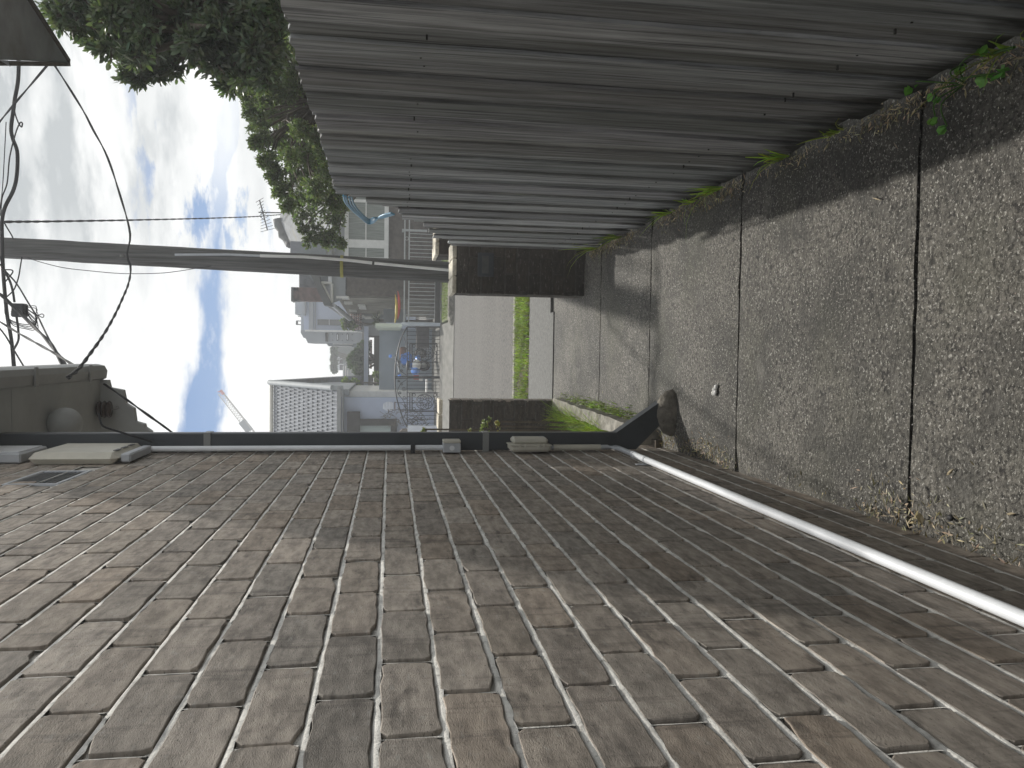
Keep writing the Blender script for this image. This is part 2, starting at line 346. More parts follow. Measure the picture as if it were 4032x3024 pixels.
def brickface(mb, mm, o, u, n, x0, x1, z0, z1, zph, xph, course=.086, ln=.2405, jt=.0105, tint=BT, k=1., dep=.0012, skip=None, mort=-.0):
    o = Vector(o); u = Vector(u); n = Vector(n); r = math.floor((z0-zph)/course)
    while zph+r*course < z1-.012:
        a = zph+r*course+jt/2; b = a+course-jt; a2, b2 = max(a, z0), min(b, z1)
        off = xph+(0 if r % 2 else ln/2)+random.uniform(-.008, .008); i = math.floor((x0-off)/ln)
        while off+i*ln < x1:
            p = off+i*ln+jt*.62+random.uniform(-.002, .002); q = off+(i+1)*ln-jt*.62+random.uniform(-.002, .002); p2, q2 = max(p, x0), min(q, x1)
            if q2-p2 > .02 and b2-a2 > .015 and not (skip and skip((p2+q2)/2, (a2+b2)/2)):
                c = random.choice(tint); g = random.uniform(.88, 1.12)*k
                brick(mb, o, u, n, p2, q2, a2+random.uniform(-.0012, .0012), b2+random.uniform(-.0012, .0012), tuple(v*g*(2.40 if k >= 1 and tint is BT else 1.35) for v in c), max(.0006, dep+random.uniform(-.0007, .0012)))
                if mm is not None and p-jt > x0+.002 and p < x1-.002:                                # perpend: struck mortar, deep on the high-numbered side
                    m0 = len(mm.v); vs_ = [o+u*(p-jt*1.24+w_*1.24)+Vector((0, 0, zz_))+n*(dp_+random.uniform(-.0005, .0005)) for zz_ in (a2-.001, (a2+b2)/2, b2+.001) for (w_, dp_) in ((-.0005, .0006), (jt*.35, -.0005), (jt+.0005, -.0075))]
                    fl_ = (u.cross(Vector((0, 0, 1)))).dot(n) > 0; q_ = [(j_*3+i_, j_*3+i_+1, j_*3+i_+4, j_*3+i_+3) for j_ in (0, 1) for i_ in (0, 1)]
                    mm.add(vs_, q_ if fl_ else [tuple(reversed(t_)) for t_ in q_], smooth=True)
            i += 1
        if mm is not None and z0 < a-jt < z1:                     # bed joint: flush with the brick below, struck back under the one above
            N_ = max(2, int((x1-x0)/.02)); vs_ = []
            for i_ in range(N_+1):
                xx_ = x0+(x1-x0)*i_/N_; e_ = random.gauss(0, .0009)
                for (w_, dp_) in ((-.0008+e_, .0006), (jt*.55, .0002), (jt*.96, -.0060)): vs_.append(o+u*xx_+Vector((0, 0, a-jt+w_))+n*(dp_+random.uniform(-.0004, .0004)))
            fl_ = (u.cross(Vector((0, 0, 1)))).dot(n) > 0; q_ = [(i_*3+k_, (i_+1)*3+k_, (i_+1)*3+k_+1, i_*3+k_+1) for i_ in range(N_) for k_ in (0, 1)]
            mm.add(vs_, q_ if fl_ else [tuple(reversed(t_)) for t_ in q_], smooth=True)
        r += 1
    if mm is not None:
        nx = max(2, int((x1-x0)/.05)); nz = max(2, int((z1-z0)/.03)); vs = []
        for j in range(nz+1):
            for i in range(nx+1):
                vs.append(o+u*(x0+(x1-x0)*i/nx)+Vector((0, 0, z0+(z1-z0)*j/nz))+n*random.uniform(-.0090, -.0080))
        fl = (u.cross(Vector((0, 0, 1)))).dot(n) > 0
        fs = [(j*(nx+1)+i, j*(nx+1)+i+1, (j+1)*(nx+1)+i+1, (j+1)*(nx+1)+i) for j in range(nz) for i in range(nx)]
        mm.add(vs, fs if fl else [tuple(reversed(f)) for f in fs], smooth=True)

# ================================================================== THE SETTING
def zg(Y): return .01*Y if Y < 6.7 else .067
# big ground
g = MB(); g.box((-95, -8, -.30), (95, 100, -.08)); struct(g.build('ground', soilM))
gg = MB(); gg.add([(-6, -6, -.07), (6, -6, -.07), (6, 7.4, .03), (-6, 7.4, .03)], [(0, 1, 2, 3)]); struct(gg.build('soil_bed', soilM))
# alley path: slabs with open joints, gently broken edges
XL, XR = -.475, .728
pm = MB(); js = [-3.5, -2.45, -1.3, -.17]+[G(3600, 1150).y-1.13, G(3600, 1150).y, G(2905, 1300).y, G(2558, 1200).y, G(2361, 1300).y, 6.62]
JS = js[4:]
for a, b in zip(js[:-1], js[1:]):
    a += .006; b -= .006; nx, ny = 20, max(6, int((b-a)/.06)); tt = random.uniform(.92, 1.08); vs = []
    for j in range(ny+1):
        for i in range(nx+1):
            ed = (j in (0, ny)); x = XL-.03+(XR+.12-XL)*i/nx; y = a+(b-a)*j/ny+(random.uniform(-.0025, .0025) if ed else 0)
            z = zg(y)+random.gauss(0, .0011)-(.004 if ed else 0)-.012*max(0, (abs(x-.126)-.50)/.1)*random.uniform(.2, 1)
            vs.append((x, y, z))
    pm.add(vs, [(j*(nx+1)+i, j*(nx+1)+i+1, (j+1)*(nx+1)+i+1, (j+1)*(nx+1)+i) for j in range(ny) for i in range(nx)], (tt, tt, tt*.98), True)
    n0 = [(XL-.03, a), (XR+.09, a), (XR+.09, b), (XL-.03, b)]
    for (p, q) in ((0, 1), (1, 2), (2, 3), (3, 0)):
        A, B = n0[p], n0[q]; pm.add([(A[0], A[1], zg(A[1])-.004), (B[0], B[1], zg(B[1])-.004), (B[0], B[1], zg(B[1])-.08), (A[0], A[1], zg(A[1])-.08)], [(0, 3, 2, 1)], (.5, .5, .5))
struct(pm.build('path', concM))
# street: strip, footpath, verge, road, far side
st = MB(); st.box((-14, 6.66, -.05), (.36, 6.80, .064), (1, 1, 1)); st.box((-14, 6.81, -.05), (14, 7.86, .060)); struct(st.build('footpath', footM))
sd = MB(); sd.box((.37, 6.66, -.05), (14, 6.80, .035)); struct(sd.build('footpath_edge_strip', concM))
vg = MB(); vg.box((-14, 7.87, -.05), (14, 8.75, .055)); struct(vg.build('verge_soil', soilM))
kb = MB(); kb.box((-14, 8.76, -.12), (.75, 8.90, .068), bev=.015); kb.box((.76, 8.76, -.12), (14, 8.90, .068), bev=.015); struct(kb.build('kerb', kerbM))
rd = MB(); rd.box((-60, 8.90, -.2), (60, 18.6, -.045)); struct(rd.build('road', asphM))
fg = MB(); fg.box((-60, 18.61, -.2), (60, 19.1, -.030)); fg.add([(-60, 19.1, -.032), (.78, 19.1, -.032), (.78, 22.6, .03), (-60, 22.6, .03)], [(0, 1, 2, 3)])
fg.box((-60, 22.6, -.1), (60, 40, .028)); struct(fg.build('driveway', driveM))
fk = MB(); fk.box((.85, 18.65, -.1), (60, 18.85, .10), bev=.02); fk.ell((.85, 18.9, .0), (.2, .25, .10)); struct(fk.build('far_kerb', kerbM))
nv = MB(); nv.box((.80, 18.86, -.1), (60, 21.2, .085)); struct(nv.build('far_nature_strip', M('dry_turf', (.10, .115, .05), .95, .4, 3, bump=.7, bscale=16, bdist=.05)))

# ================================================================== NEAR HOUSE (left)
Wx = -.475; WY1 = 3.90; EZ = 3.15
hs = thing('brick_house', (Wx-.3, 1.5, 0), 'brown clinker brick house wall running close along the left of the path', 'house')
zA = PX(1471.4, 3019.6, Wx).z; zB = PX(1502.7, 2224, Wx).z; zph = (zA+zB)/2; xph = (PX(1430, 2609.8, Wx).y)
while xph > .3: xph -= .2405
# course index parity: the course just below line A has its joints at xph
b = MB(); mo = MB()
isv = lambda y, z: False
r0 = math.floor((-.05-zph)/.086)
brickface(b, mo, (Wx, 0, 0), (0, 1, 0), (1, 0, 0), -1.6, WY1, -.03, EZ+.35, zph, xph, skip=lambda y, z: 2.93 < y < 3.27 and 2.58 < z < 2.76)
# far end of the wall, facing the street
brickface(b, mo, (Wx, WY1, 0), (-1, 0, 0), (0, 1, 0), 0, 2.2, -.03, EZ+.05, zph, .1)
wl = b.build('wall', brickM, hs); mo.build('mortar_bed', mortarM, wl)
core = MB(); core.box((-3., -1.7, -.1), (Wx-.006, WY1-.006, EZ+1.2)); core.build('wall_core', mortarM, hs)
# front eave beyond the corner: soffit, gutter, stepped fascia end
so = MB(); so.box((-1.6, WY1+.03, EZ), (-.19, 5.054, EZ+.03)); so.box((Wx+.004, 3.30, EZ+.002), (-.19, WY1+.03, EZ+.03)); so.build('soffit', soffM, hs)
gu = MB()
prof = [(-.190, EZ+.10), (-.190, EZ+.0), (-.180, EZ-.02), (-.135, EZ-.026), (-.105, EZ-.010), (-.096, EZ+.03), (-.096, EZ+.15), (-.108, EZ+.16), (-.108, EZ+.03), (-.170, EZ+.01), (-.180, EZ+.10)]
gu.prism([(x, 3.3, z) for x, z in prof], (0, 1.80, 0)); gu.build('gutter', gutM, hs)
for yy in (4.1, 4.8): gu = MB(); gu.box((-.192, yy, EZ-.034), (-.096, yy+.03, EZ-.0265)); gu.build('gutter_strap', gutM, hs)
fa = MB(); fa.prism([(-.62, 5.0545, EZ+.02), (-.62, 5.055, EZ-.29), (-.50, 5.055, EZ-.285), (-.475, 5.055, EZ-.25), (-.455, 5.055, EZ-.245), (-.44, 5.055, EZ-.195), (-.36, 5.055, EZ-.185), (-.33, 5.055, EZ-.14), (-.25, 5.055, EZ-.125), (-.235, 5.055, EZ-.05), (-.19, 5.055, EZ-.04), (-.19, 5.055, EZ+.02)], (0, .05, 0)); fa.build('fascia', soffM, hs)
ins = thing('insulator', P(430, 1610, 4.95), 'brown ceramic insulator with wire hook under the corner of the eave', 'insulator')
c0 = P(418, 1612, 4.98)
for k in range(3): mb = MB(); mb.ell(c0+Vector((0, 0, .035-.026*k)), (.052, .045, .017), 14, 6); mb.build('disc', clayM, ins)
mb = MB(); mb.tube([c0+Vector((0, 0, .08)), c0+Vector((0, 0, -.055)), c0+Vector((.008, 0, -.072)), c0+Vector((.020, 0, -.066)), c0+Vector((.016, 0, -.054))], .004, 6); mb.build('hook', gutM, ins)
cg = P(255, 1668, 4.35); gl = thing('globe_lamp', (cg.x, cg.y, cg.z-.08), 'round grey globe lamp hanging below the eave soffit beside the downpipe', 'lamp')
mb = MB(); mb.ell(cg, (.083, .083, .083), 24, 16); mb.build('globe', soffM, gl)
mb = MB(); mb.tube([cg+Vector((0, 0, .06)), Vector((cg.x, cg.y, EZ-.002))], .018, 10); mb.build('stem', gutM, gl)
# square downpipe with offset and shoe
dp = thing('downpipe', (-.43, 3.82, 0), 'dark grey square downpipe at the house corner bending into a mortar mound', 'downpipe')
mb = MB(); X0, X1, Y0, Y1 = Wx+.008, Wx+.092, 3.79, 3.855
zb = PX(2440, 1720, X1).z
zb = .300
mb.box((X0, Y0, zb), (X1, Y1, EZ-.003), bev=.004)
mb.build('pipe', pipeM, dp)
mb = MB(); ex = .155
mb.prism([(X0, Y0-.0015, zb+.0), (X1, Y0-.0015, zb+.03), (X1+ex, Y0-.0015, .105), (X1+ex-.045, Y0-.0015, .035), (X0, Y0-.0015, zb-.072)], (0, Y1-Y0+.003, 0)); mb.build('elbow', pipeM, dp)
for zz in (2.25, .965): mb = MB(); mb.box((X0-.006, Y0-.004, zz), (X1+.003, Y1+.004, zz+.03)); mb.build('bracket', gutM, dp)
# mortar mound
mu = MB(); mu.ell((-.285, 3.80, .04), (.118, .062, .085), 24, 12, jit=.022)
tag(mu.build('mortar_mound', concgM), 'rough grey mortar mound where the dark downpipe meets the path', 'mortar mound')
# conduits
CZ = (PX(4032, 2415, Wx+.03).z+PX(2600, 1835, Wx+.03).z)/2; cx = Wx+.026
cl = thing('wall_conduit', (cx, 2, CZ), 'long white plastic conduit fixed low along the brown brick wall', 'conduit')
yb = PX(2475, 1790, cx).y
mb = MB(); mb.tube([(cx, -1.5, CZ), (cx, yb, CZ)], .0142, 16); mb.build('pipe', pvcM, cl)
p2 = [(cx, yb, CZ), (cx, yb+.10, CZ+.004), (cx, yb+.19, CZ+.03), (cx, yb+.235, CZ+.08)]
YC = 3.735
mb = MB(); mb.tube([(cx, yb-.005, CZ), (cx, YC-.05, CZ), (cx, YC-.015, CZ+.012), (cx, YC, CZ+.045), (cx, YC, CZ+.10)], .0125, 14); mb.build('bend', pvc2M, cl)
mb = MB(); mb.tube([(cx, yb-.012, CZ), (cx, yb+.012, CZ)], .0165, 14); mb.build('coupling', pvc2M, cl)
mb = MB(); mb.box((Wx+.004, 3.28-.011, CZ-.03), (Wx+.008, 3.28+.011, CZ+.045)); mb.tube([(cx, 3.28-.009, CZ), (cx, 3.28+.009, CZ)], .0160, 14); mb.build('clip', pvc2M, cl)
mb = MB(); zi0, zi1 = P(2160, 1740, YC).z, P(2003, 1740, YC).z
mb.tube([(cx, YC, CZ+.08), (cx, YC, zi0-.025)], .0145, 14); mb.build('riser', beigeM, cl)
# isolator box
ib = thing('isolator_box', (Wx, YC, zi0), 'beige rounded electrical enclosure on the brick wall above the bent conduit', 'electrical box')
mb = MB(); mb.box((Wx+.012, YC-.062, zi0), (Wx+.048, YC+.052, zi1), bev=.012)
mb.build('base', beigeM, ib)
mb = MB(); mb.box((Wx+.0485, YC-.052, zi0+.012), (Wx+.078, YC+.042, zi1-.012), bev=.010); mb.build('cover', beigeM, ib)
mb = MB(); mb.box((Wx+.040, YC-.067, zi0-.004), (Wx+.0465, YC+.057, zi1+.004), bev=.002); mb.build('flange', beigeM, ib)
for dz in (.03, .055, .12, .145): mb = MB(); mb.box((Wx+.034, YC-.068, zi0+dz), (Wx+.052, YC-.0625, zi0+dz+.009)); mb.build('hinge', beigeM, ib)
mb = MB(); mb.tube([(cx, YC, zi0-.03), (cx, YC, zi0+.005)], .011, 12); mb.build('gland', pvc2M, ib)
mb = MB()
for dz in (.022, .029, .036, .043, .15, .157): mb = MB(); mb.box((Wx+.0781, YC-.02, zi0+dz), (Wx+.0786, YC+.020, zi0+dz+.0022)); mb.build('printed_line', pvc2M, ib)
# junction box and upper conduit
jb = thing('junction_box', (Wx, YC, 1.1), 'small square pale grey junction box ending the vertical conduit on the wall', 'electrical box')
zj0, zj1 = P(1812, 1750, YC).z, P(1743, 1750, YC).z
mb = MB(); mb.box((Wx+.008, YC-.04, zj0), (Wx+.052, YC+.04, zj1), bev=.003); mb.build('body', pvc2M, jb)
mb = MB(); mb.box((Wx+.0525, YC-.04, zj0), (Wx+.066, YC+.04, zj1), bev=.003); mb.build('lid', beigeM, jb)
mb = MB(); cyl = [(Wx+.030+.012*math.cos(a), YC-.042, (zj0+zj1)/2+.012*math.sin(a)) for a in [2*math.pi*k/18 for k in range(18)]]; mb.prism(cyl, (0, .003, 0)); mb.build('knockout', pvcM, jb)
uc = thing('upper_conduit', (cx, YC, zj1), 'pale grey vertical conduit rising from the small junction box to the eave', 'conduit')
mb = MB(); mb.tube([(cx+.002, YC, zj1-.003), (cx+.002, YC, 2.52)], .0125, 16); mb.build('pipe', pvcM, uc)
mb = MB(); mb.box((Wx+.004, YC-.018, zj1+.13), (Wx+.043, YC+.018, zj1+.15)); mb.build('clip', darkplM, uc)
# rounded wall fixture under the eave
wf = thing('wall_cabinet', (Wx, 3.4, 2.5), 'pale rounded plastic service cabinet mounted high on the brick wall under the eave', 'service cabinet')
za, zc = P(540, 1790, 3.6).z, P(185, 1800, 3.6).z
mb = MB(); mb.box((Wx+.004, 3.40, za+.02), (Wx+.052, 3.78, zc), bev=.024); mb.build('body', beigeM, wf)
mb = MB(); mb.box((Wx+.008, 3.44, za-.022), (Wx+.044, 3.74, za+.018), bev=.006); mb.build('vented_foot', pvc2M, wf)
for k in range(3): mb = MB(); mb.box((Wx+.0525, 3.47+.09*k, za+.04), (Wx+.0545, 3.53+.09*k, za+.055)); mb.build('slot', darkplM, wf)
sb = thing('meter_box', (Wx, 3.5, 2.9), 'small pale metal box on the brick wall just above the rounded service cabinet', 'electrical box')
mb = MB(); mb.box((Wx+.004, 3.46, 2.915), (Wx+.045, 3.72, 3.12), bev=.006); mb.build('body', pvc2M, sb); mb = MB(); mb.box((Wx+.0455, 3.48, 2.93), (Wx+.049, 3.70, 3.105)); mb.build('door', pvcM, sb)
vt = thing('wall_vent', (Wx, 3.1, 2.58), 'rectangular louvred air vent set into the upper brickwork', 'vent')
v0, v1 = 2.575, 2.755
mb = MB(); mb.box((Wx-.004, 2.94, v0), (Wx+.003, 3.26, v0+.012)); mb.box((Wx-.004, 2.94, v1-.012), (Wx+.003, 3.26, v1)); mb.box((Wx-.004, 2.94, v0+.0125), (Wx+.003, 2.955, v1-.0125)); mb.box((Wx-.004, 3.245, v0+.0125), (Wx+.003, 3.26, v1-.0125)); mb.build('frame', pvc2M, vt)
mb = MB()
for k in range(9): z = v0+.017+.0165*k; mb.prism([(Wx+.001, 2.956, z), (Wx-.005, 2.956, z+.012), (Wx-.005, 2.956, z+.0135), (Wx+.001, 2.956, z+.0015)], (0, .288, 0))
mb.build('louvres', pvc2M, vt)

# ================================================================== PALING FENCE (right)
fn = thing('paling_fence', (XR, 2, 0), 'tall weathered grey timber paling fence along the right of the path', 'fence')
pal = MB(); y = -1.6
topz = lambda Y: 1.672+.0105*(Y-1.6) if Y < 3.74 else float(np.interp(Y, [3.74, 4.1, 4.74, 5.5], [1.655, 1.45, 1.235, 1.02]))
FE = 5.42; lay = 0; gaps = {0: 2.245, 1: 3.03}
while y < FE:
    wd = random.uniform(.092, .122); x = XR+(.0 if lay else .0110)+random.uniform(-.0008, .0012); lay ^= 1
    over = .014 if not lay else -.002
    ya, yb2 = y-(.009 if lay == 0 else .006), min(FE, y+wd+(.009 if lay == 0 else .006))
    slit = next((k_ for k_, g_ in list(gaps.items()) if y > g_), None)
    if slit is not None: gaps.pop(slit)
    slit = slit is not None
    g_ = random.uniform(.62, 1.30); tn = (g_*random.uniform(.97, 1.03), g_, g_*random.uniform(.96, 1.03))
    zt = topz((ya+yb2)/2)+random.uniform(-.006, .006)+(random.uniform(-.03, .03) if y > 3.74 else 0); zb_ = zg(y)+random.uniform(-.01, .03); th = .009
    nz = 14; ny = 4; vs = []; lean = random.uniform(-.003, .003); cup_ = random.uniform(-.0015, .0015); bow = random.uniform(-.0012, .0012)
    for j in range(nz+1):
        t = j/nz; z = zb_+(zt-zb_)*t; bx = bow*math.sin(math.pi*t)
        for i in range(ny+1):
            s_ = i/ny; yy = ya+(yb2-ya)*s_+lean*t+(random.gauss(0, .0009) if i in (0, ny) else 0)+(.019 if slit and i == 0 and .50 < t < .74 else 0)
            vs.append((x+bx+cup_*4*(s_-.5)**2+random.gauss(0, .0003), yy, z+(random.uniform(-.005, .005) if j in (0, nz) else 0)))
    n_ = len(vs); vs += [(v[0]+th, v[1], v[2]) for v in vs]; st_ = ny+1
    fs = [(j*st_+i, (j+1)*st_+i, (j+1)*st_+i+1, j*st_+i+1) for j in range(nz) for i in range(ny)]
    fs += [tuple(reversed([q+n_ for q in f])) for f in fs]
    for j in range(nz): fs += [(j*st_, j*st_+n_, (j+1)*st_+n_, (j+1)*st_), (j*st_+ny, (j+1)*st_+ny, (j+1)*st_+ny+n_, j*st_+ny+n_)]
    for i in range(ny): a_ = nz*st_+i; fs += [(a_, a_+n_, a_+1+n_, a_+1), (i, i+1, i+1+n_, i+n_)]
    pal.add(vs, fs, tn)
    y += wd
nl = pal
for k in range(60):
    yy = .7+k*.098; 
    if yy > FE: break
    for zz in (.33, 1.36):
        if zz < topz(yy)-.05 and random.random() < .8: q = zz+random.uniform(-.01, .01); yq = yy+random.uniform(-.03, .03); nl.box((XR-.0015, yq-.0022, q), (XR+.01, yq+.0022, q+.0044), (.08, .075, .07))
pal.build('palings', woodM, fn)
for zz, y1_ in ((.30, FE), (1.33, 3.8)): mb = MB(); mb.box((XR+.036, -1.5, zz), (XR+.074, y1_, zz+.07)); mb.build('rail', railM, fn)
for yy in (-1.2, 1.3, 3.66, 5.34): mb = MB(); mb.box((XR+.078, yy, -.1), (XR+.17, yy+.08, topz(yy+.04)-.06)); mb.build('post', railM, fn)
# blue straps hanging over the fence
bs = MB()
for k, (dx, dy) in enumerate(((0, 0), (9, 3), (22, 6), (32, 4))):
    pts = [P(x_, y_, .772*FPX/(1392-y_)) for x_, y_ in ((1352+dx, 770+dy), (1362+dx, 800+dy), (1392+dx*.8, 832+dy), (1420+dx*.7, 856+dy*.6), (1448+dx*.3, 879-k*5), (1470+dx*.1, 876-k*6), (1500, 850+k*3), (1540+k*4, 838+k*2))]
    bs.tube(smooth(pts), .0052, 8)
tag(bs.build('strap_bundle', hoseM), 'bundle of blue straps hooked over the end of the tall fence', 'strap')

# ================================================================== BRICK PIERS AND GARDEN WALL
SHADE_BT = [tuple(v*.34 for v in c) for c in BT]  # brick tints darkened, so the shade on these faces is in the colour
def pier(name, label, cat, x0, x1, y0, y1, ztop, letter=False, group=None):
    t = thing(name, ((x0+x1)/2, (y0+y1)/2, .05), label, cat, group)
    b = MB(); m_ = MB()
    hole = (lambda u, z: abs(u-(x1-x0)*.56) < .07 and abs(z-(ztop-.235)) < .055) if letter else None
    brickface(b, m_, (x0, y0, 0), (1, 0, 0), (0, -1, 0), 0, x1-x0, 0, ztop-.029, ztop-.115, .02, tint=SHADE_BT, k=.9, skip=hole)
    brickface(b, m_, (x0, y0, 0), (0, 1, 0), (-1, 0, 0), 0, y1-y0, 0, ztop-.029, ztop-.115, .02, tint=SHADE_BT, k=.95)
    brickface(b, m_, (x1, y0, 0), (0, 1, 0), (1, 0, 0), 0, y1-y0, 0, ztop-.029, ztop-.115, .02, tint=SHADE_BT)
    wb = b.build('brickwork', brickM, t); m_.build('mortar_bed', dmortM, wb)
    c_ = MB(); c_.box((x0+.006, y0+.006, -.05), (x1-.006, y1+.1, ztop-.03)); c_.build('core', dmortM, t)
    k = MB(); n = max(2, round((x1-x0)/.118)); wdt = (x1-x0+.01)/n
    for i in range(n):
        g_ = random.uniform(.75, 1.15); xa = x0-.006+i*wdt
        k.box((xa+.004, y0-.004+random.uniform(-.003, .003), ztop-.028), (xa+wdt-.004, y1+.12, ztop+random.uniform(-.003, .003)), (g_, g_*.97, g_*.92), bev=.004)
    k.build('capping', caplM, t)
    if letter:
        xc = x0+(x1-x0)*.56; zc_ = ztop-.235
        l = MB(); l.box((xc-.085, y0-.006, zc_-.058), (xc+.085, y0+.02, zc_+.058), bev=.004); lt = l.build('letterbox', pipeM, t)
        l = MB(); l.box((xc-.062, y0-.012, zc_-.020), (xc+.062, y0-.0065, zc_+.028)); l.build('flap', M('dull_zinc', (.085, .09, .09), .6, .15, 20), lt)
    return t
py0 = 5.62
px0 = P(2100, 1160, py0).x; pzt = P(1782, 1070, py0).z
pier('letterbox_pier', 'shade-darkened brick pier with a letterbox and pale brick capping at the path end', 'brick pier', px0, XR+.06, py0, py0+.24, pzt, True)
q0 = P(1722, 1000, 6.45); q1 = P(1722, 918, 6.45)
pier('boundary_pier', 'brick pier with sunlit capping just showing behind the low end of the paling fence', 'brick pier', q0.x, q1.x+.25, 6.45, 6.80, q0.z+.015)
# left garden wall (faces camera), running to the left
gy = 6.30; gxr = P(2100, 1577, gy).x; gz = P(1727, 1640, gy).z
gw = thing('garden_wall', (gxr-1, gy, .06), 'shade-darkened brick front garden wall with brick capping left of the path', 'brick wall')
b = MB(); m_ = MB(); brickface(b, m_, (gxr, gy, 0), (-1, 0, 0), (0, -1, 0), 0, 2.6, 0, gz-.085, gz-.095, .03, tint=SHADE_BT, k=1.0)  # shade put into this face's tints; the path end stays lighter
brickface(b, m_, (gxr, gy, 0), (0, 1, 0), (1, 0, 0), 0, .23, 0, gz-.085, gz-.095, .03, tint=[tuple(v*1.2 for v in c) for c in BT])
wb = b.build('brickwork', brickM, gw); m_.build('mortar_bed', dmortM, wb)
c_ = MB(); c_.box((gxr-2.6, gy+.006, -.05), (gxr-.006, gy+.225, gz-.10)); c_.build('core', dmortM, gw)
k_ = MB()
for i in range(21):
    g_ = random.uniform(.75, 1.15); xa = gxr+.008-(i+1)*.125; k_.box((xa+.004, gy-.004, gz-.030), (xa+.121, gy+.24, gz+random.uniform(-.003, .003)), (g_, g_*.96, g_*.9), bev=.004)
k_.build('capping', caplM, gw)
# concrete edging of the garden bed
ed = MB(); e0 = G(2205, 1592); e1 = Vector((-.40, 4.02, .04)); n_ = 26; ex0 = gxr+.02; vs = []
for i in range(n_+1):
    t = i/n_; yy = gy-.01+(e1.y-(gy-.01))*t; xr = ex0+(-.385-ex0)*t; wdh = .085
    rr = [random.uniform(-.006, .006) for _ in range(4)]
    vs += [(xr+rr[0], yy, -.05), (xr+rr[1], yy, .135+rr[2]*.6), (xr-wdh+rr[3], yy, .140+rr[2]*.6), (xr-wdh, yy, -.05)]
fs = [(i*4+k, (i+1)*4+k, (i+1)*4+(k+1) % 4, i*4+(k+1) % 4) for i in range(n_) for k in range(4)]+[(3, 2, 1, 0), (n_*4, n_*4+1, n_*4+2, n_*4+3)]
ed.add(vs, fs); tag(ed.build('garden_edging', kerbM), 'low stained concrete edging between garden bed and path', 'edging')
gb = MB(); gb.box((-3, 3.95, -.04), (-.44, gy, .07)); struct(gb.build('garden_soil', soilM))

# ================================================================== NEIGHBOUR EAVE CORNER (top right of the alley)
ne = thing('awning_roof', PZ(100, 100, 3.3), 'grey boarded awning corner overhead above the fence', 'awning')
poly = [PZ(-260, -300, 3.3), PZ(-80, -300, 3.3), PZ(108, 0, 3.3), PZ(268, 246, 3.3), PZ(120, 240, 3.3), PZ(30, 236, 3.3), PZ(-260, 236, 3.3)]
mb = MB(); mb.prism(poly, (0, 0, .05)); mb.build('underside_board', panelM, ne)
def strip(a, b, w_, mb, z0=-.012, z1=.07):
    a = Vector(a); b = Vector(b); d = (b-a).normalized(); s_ = d.cross(Vector((0, 0, 1)))*w_
    mb.prism([a+Vector((0, 0, z0)), b+Vector((0, 0, z0)), b+s_+Vector((0, 0, z0)), a+s_+Vector((0, 0, z0))], (0, 0, z1-z0))
mb = MB(); strip(poly[3], poly[6], .02, mb); strip(poly[1], poly[3], .02, mb); mb.build('edge_trim', M('rusty_trim', (.10, .085, .07), .8, .3, 20), ne)
mb = MB(); mb.prism([PZ(0, 236, 3.29), PZ(42, 262, 3.22), PZ(36, 252, 3.28), PZ(32, 238, 3.29)], (0, 0, .004)); mb.build('torn_flap', panelM, ne)

# ================================================================== UTILITY POLE AND CABLES
PY = 8.35
pb = P(1728, 1070, PY); ptp = P(0, 975, PY)
up_ = thing('utility_pole', (pb.x, PY, .05), 'leaning weathered timber utility pole on the verge with a white cable cover', 'utility pole')
dirp = (ptp-pb).normalized(); base = pb+dirp*((-.1-pb.z)/dirp.z); top = pb+dirp*((5.32-pb.z)/dirp.z); mb = MB()
pts = [base.lerp(top, k/30) for k in range(31)]; rs = [(.112-.012*k/30)*(1+random.uniform(-.008, .008)) for k in range(31)]
mb.tube([p+Vector((random.gauss(0, .0010), 0, 0)) for p in pts], rs, 28); mb.build('timber_shaft', poleM, up_)
def onpole(x, y):                                            # a point on the near face of the shaft
    q = P(x, y, PY); t = (q.z-base.z)/(top.z-base.z); c = base.lerp(top, t); r = .112-.012*t; dx = max(-r*.97, min(r*.97, q.x-c.x)); return Vector((c.x+dx, PY-math.sqrt(max(r*r-dx*dx, 0)), q.z))
mb = MB(); cvp = [onpole(1850, 1082), onpole(1772, 1069), onpole(1600, 1053), onpole(1475, 1041)]
mb.tube([p+Vector((0, -.006, 0)) for p in cvp], .0145, 8); mb.build('cable_cover', whiteM, up_)
mb = MB(); mb.tube([p+Vector((0, -.006, 0)) for p in [onpole(1466, 1040), onpole(1370, 1029), onpole(1200, 1016), onpole(1030, 1012)]], .016, 8); mb.build('cable_cover', whiteM, up_)
mb = MB(); mb.tube([p+Vector((0, -.004, 0)) for p in [onpole(1030, 1012), onpole(900, 1007), onpole(700, 1008)]], .012, 8); mb.build('cable_cover', pvc2M, up_)
mb = MB(); q = base.lerp(top, (P(1348, 1040, PY).z-base.z)/(top.z-base.z)); rr = .112-.012*(q.z-base.z)/(top.z-base.z)
for k in range(3): mb.tube([q+Vector((0, 0, -.014+.020*k-.008*k*k)), q+Vector((0, 0, .006+.020*k-.008*k*k))], rr+.005+.0012*k, 28, cap=False)
mb.build('tape_band', tapeM, up_)
mb = MB(); hq = onpole(498, 1013); mb.tube([hq, hq+Vector((0, -.03, 0)), hq+Vector((0, -.035, .02))], .008, 6); mb.build('hook', gutM, up_)
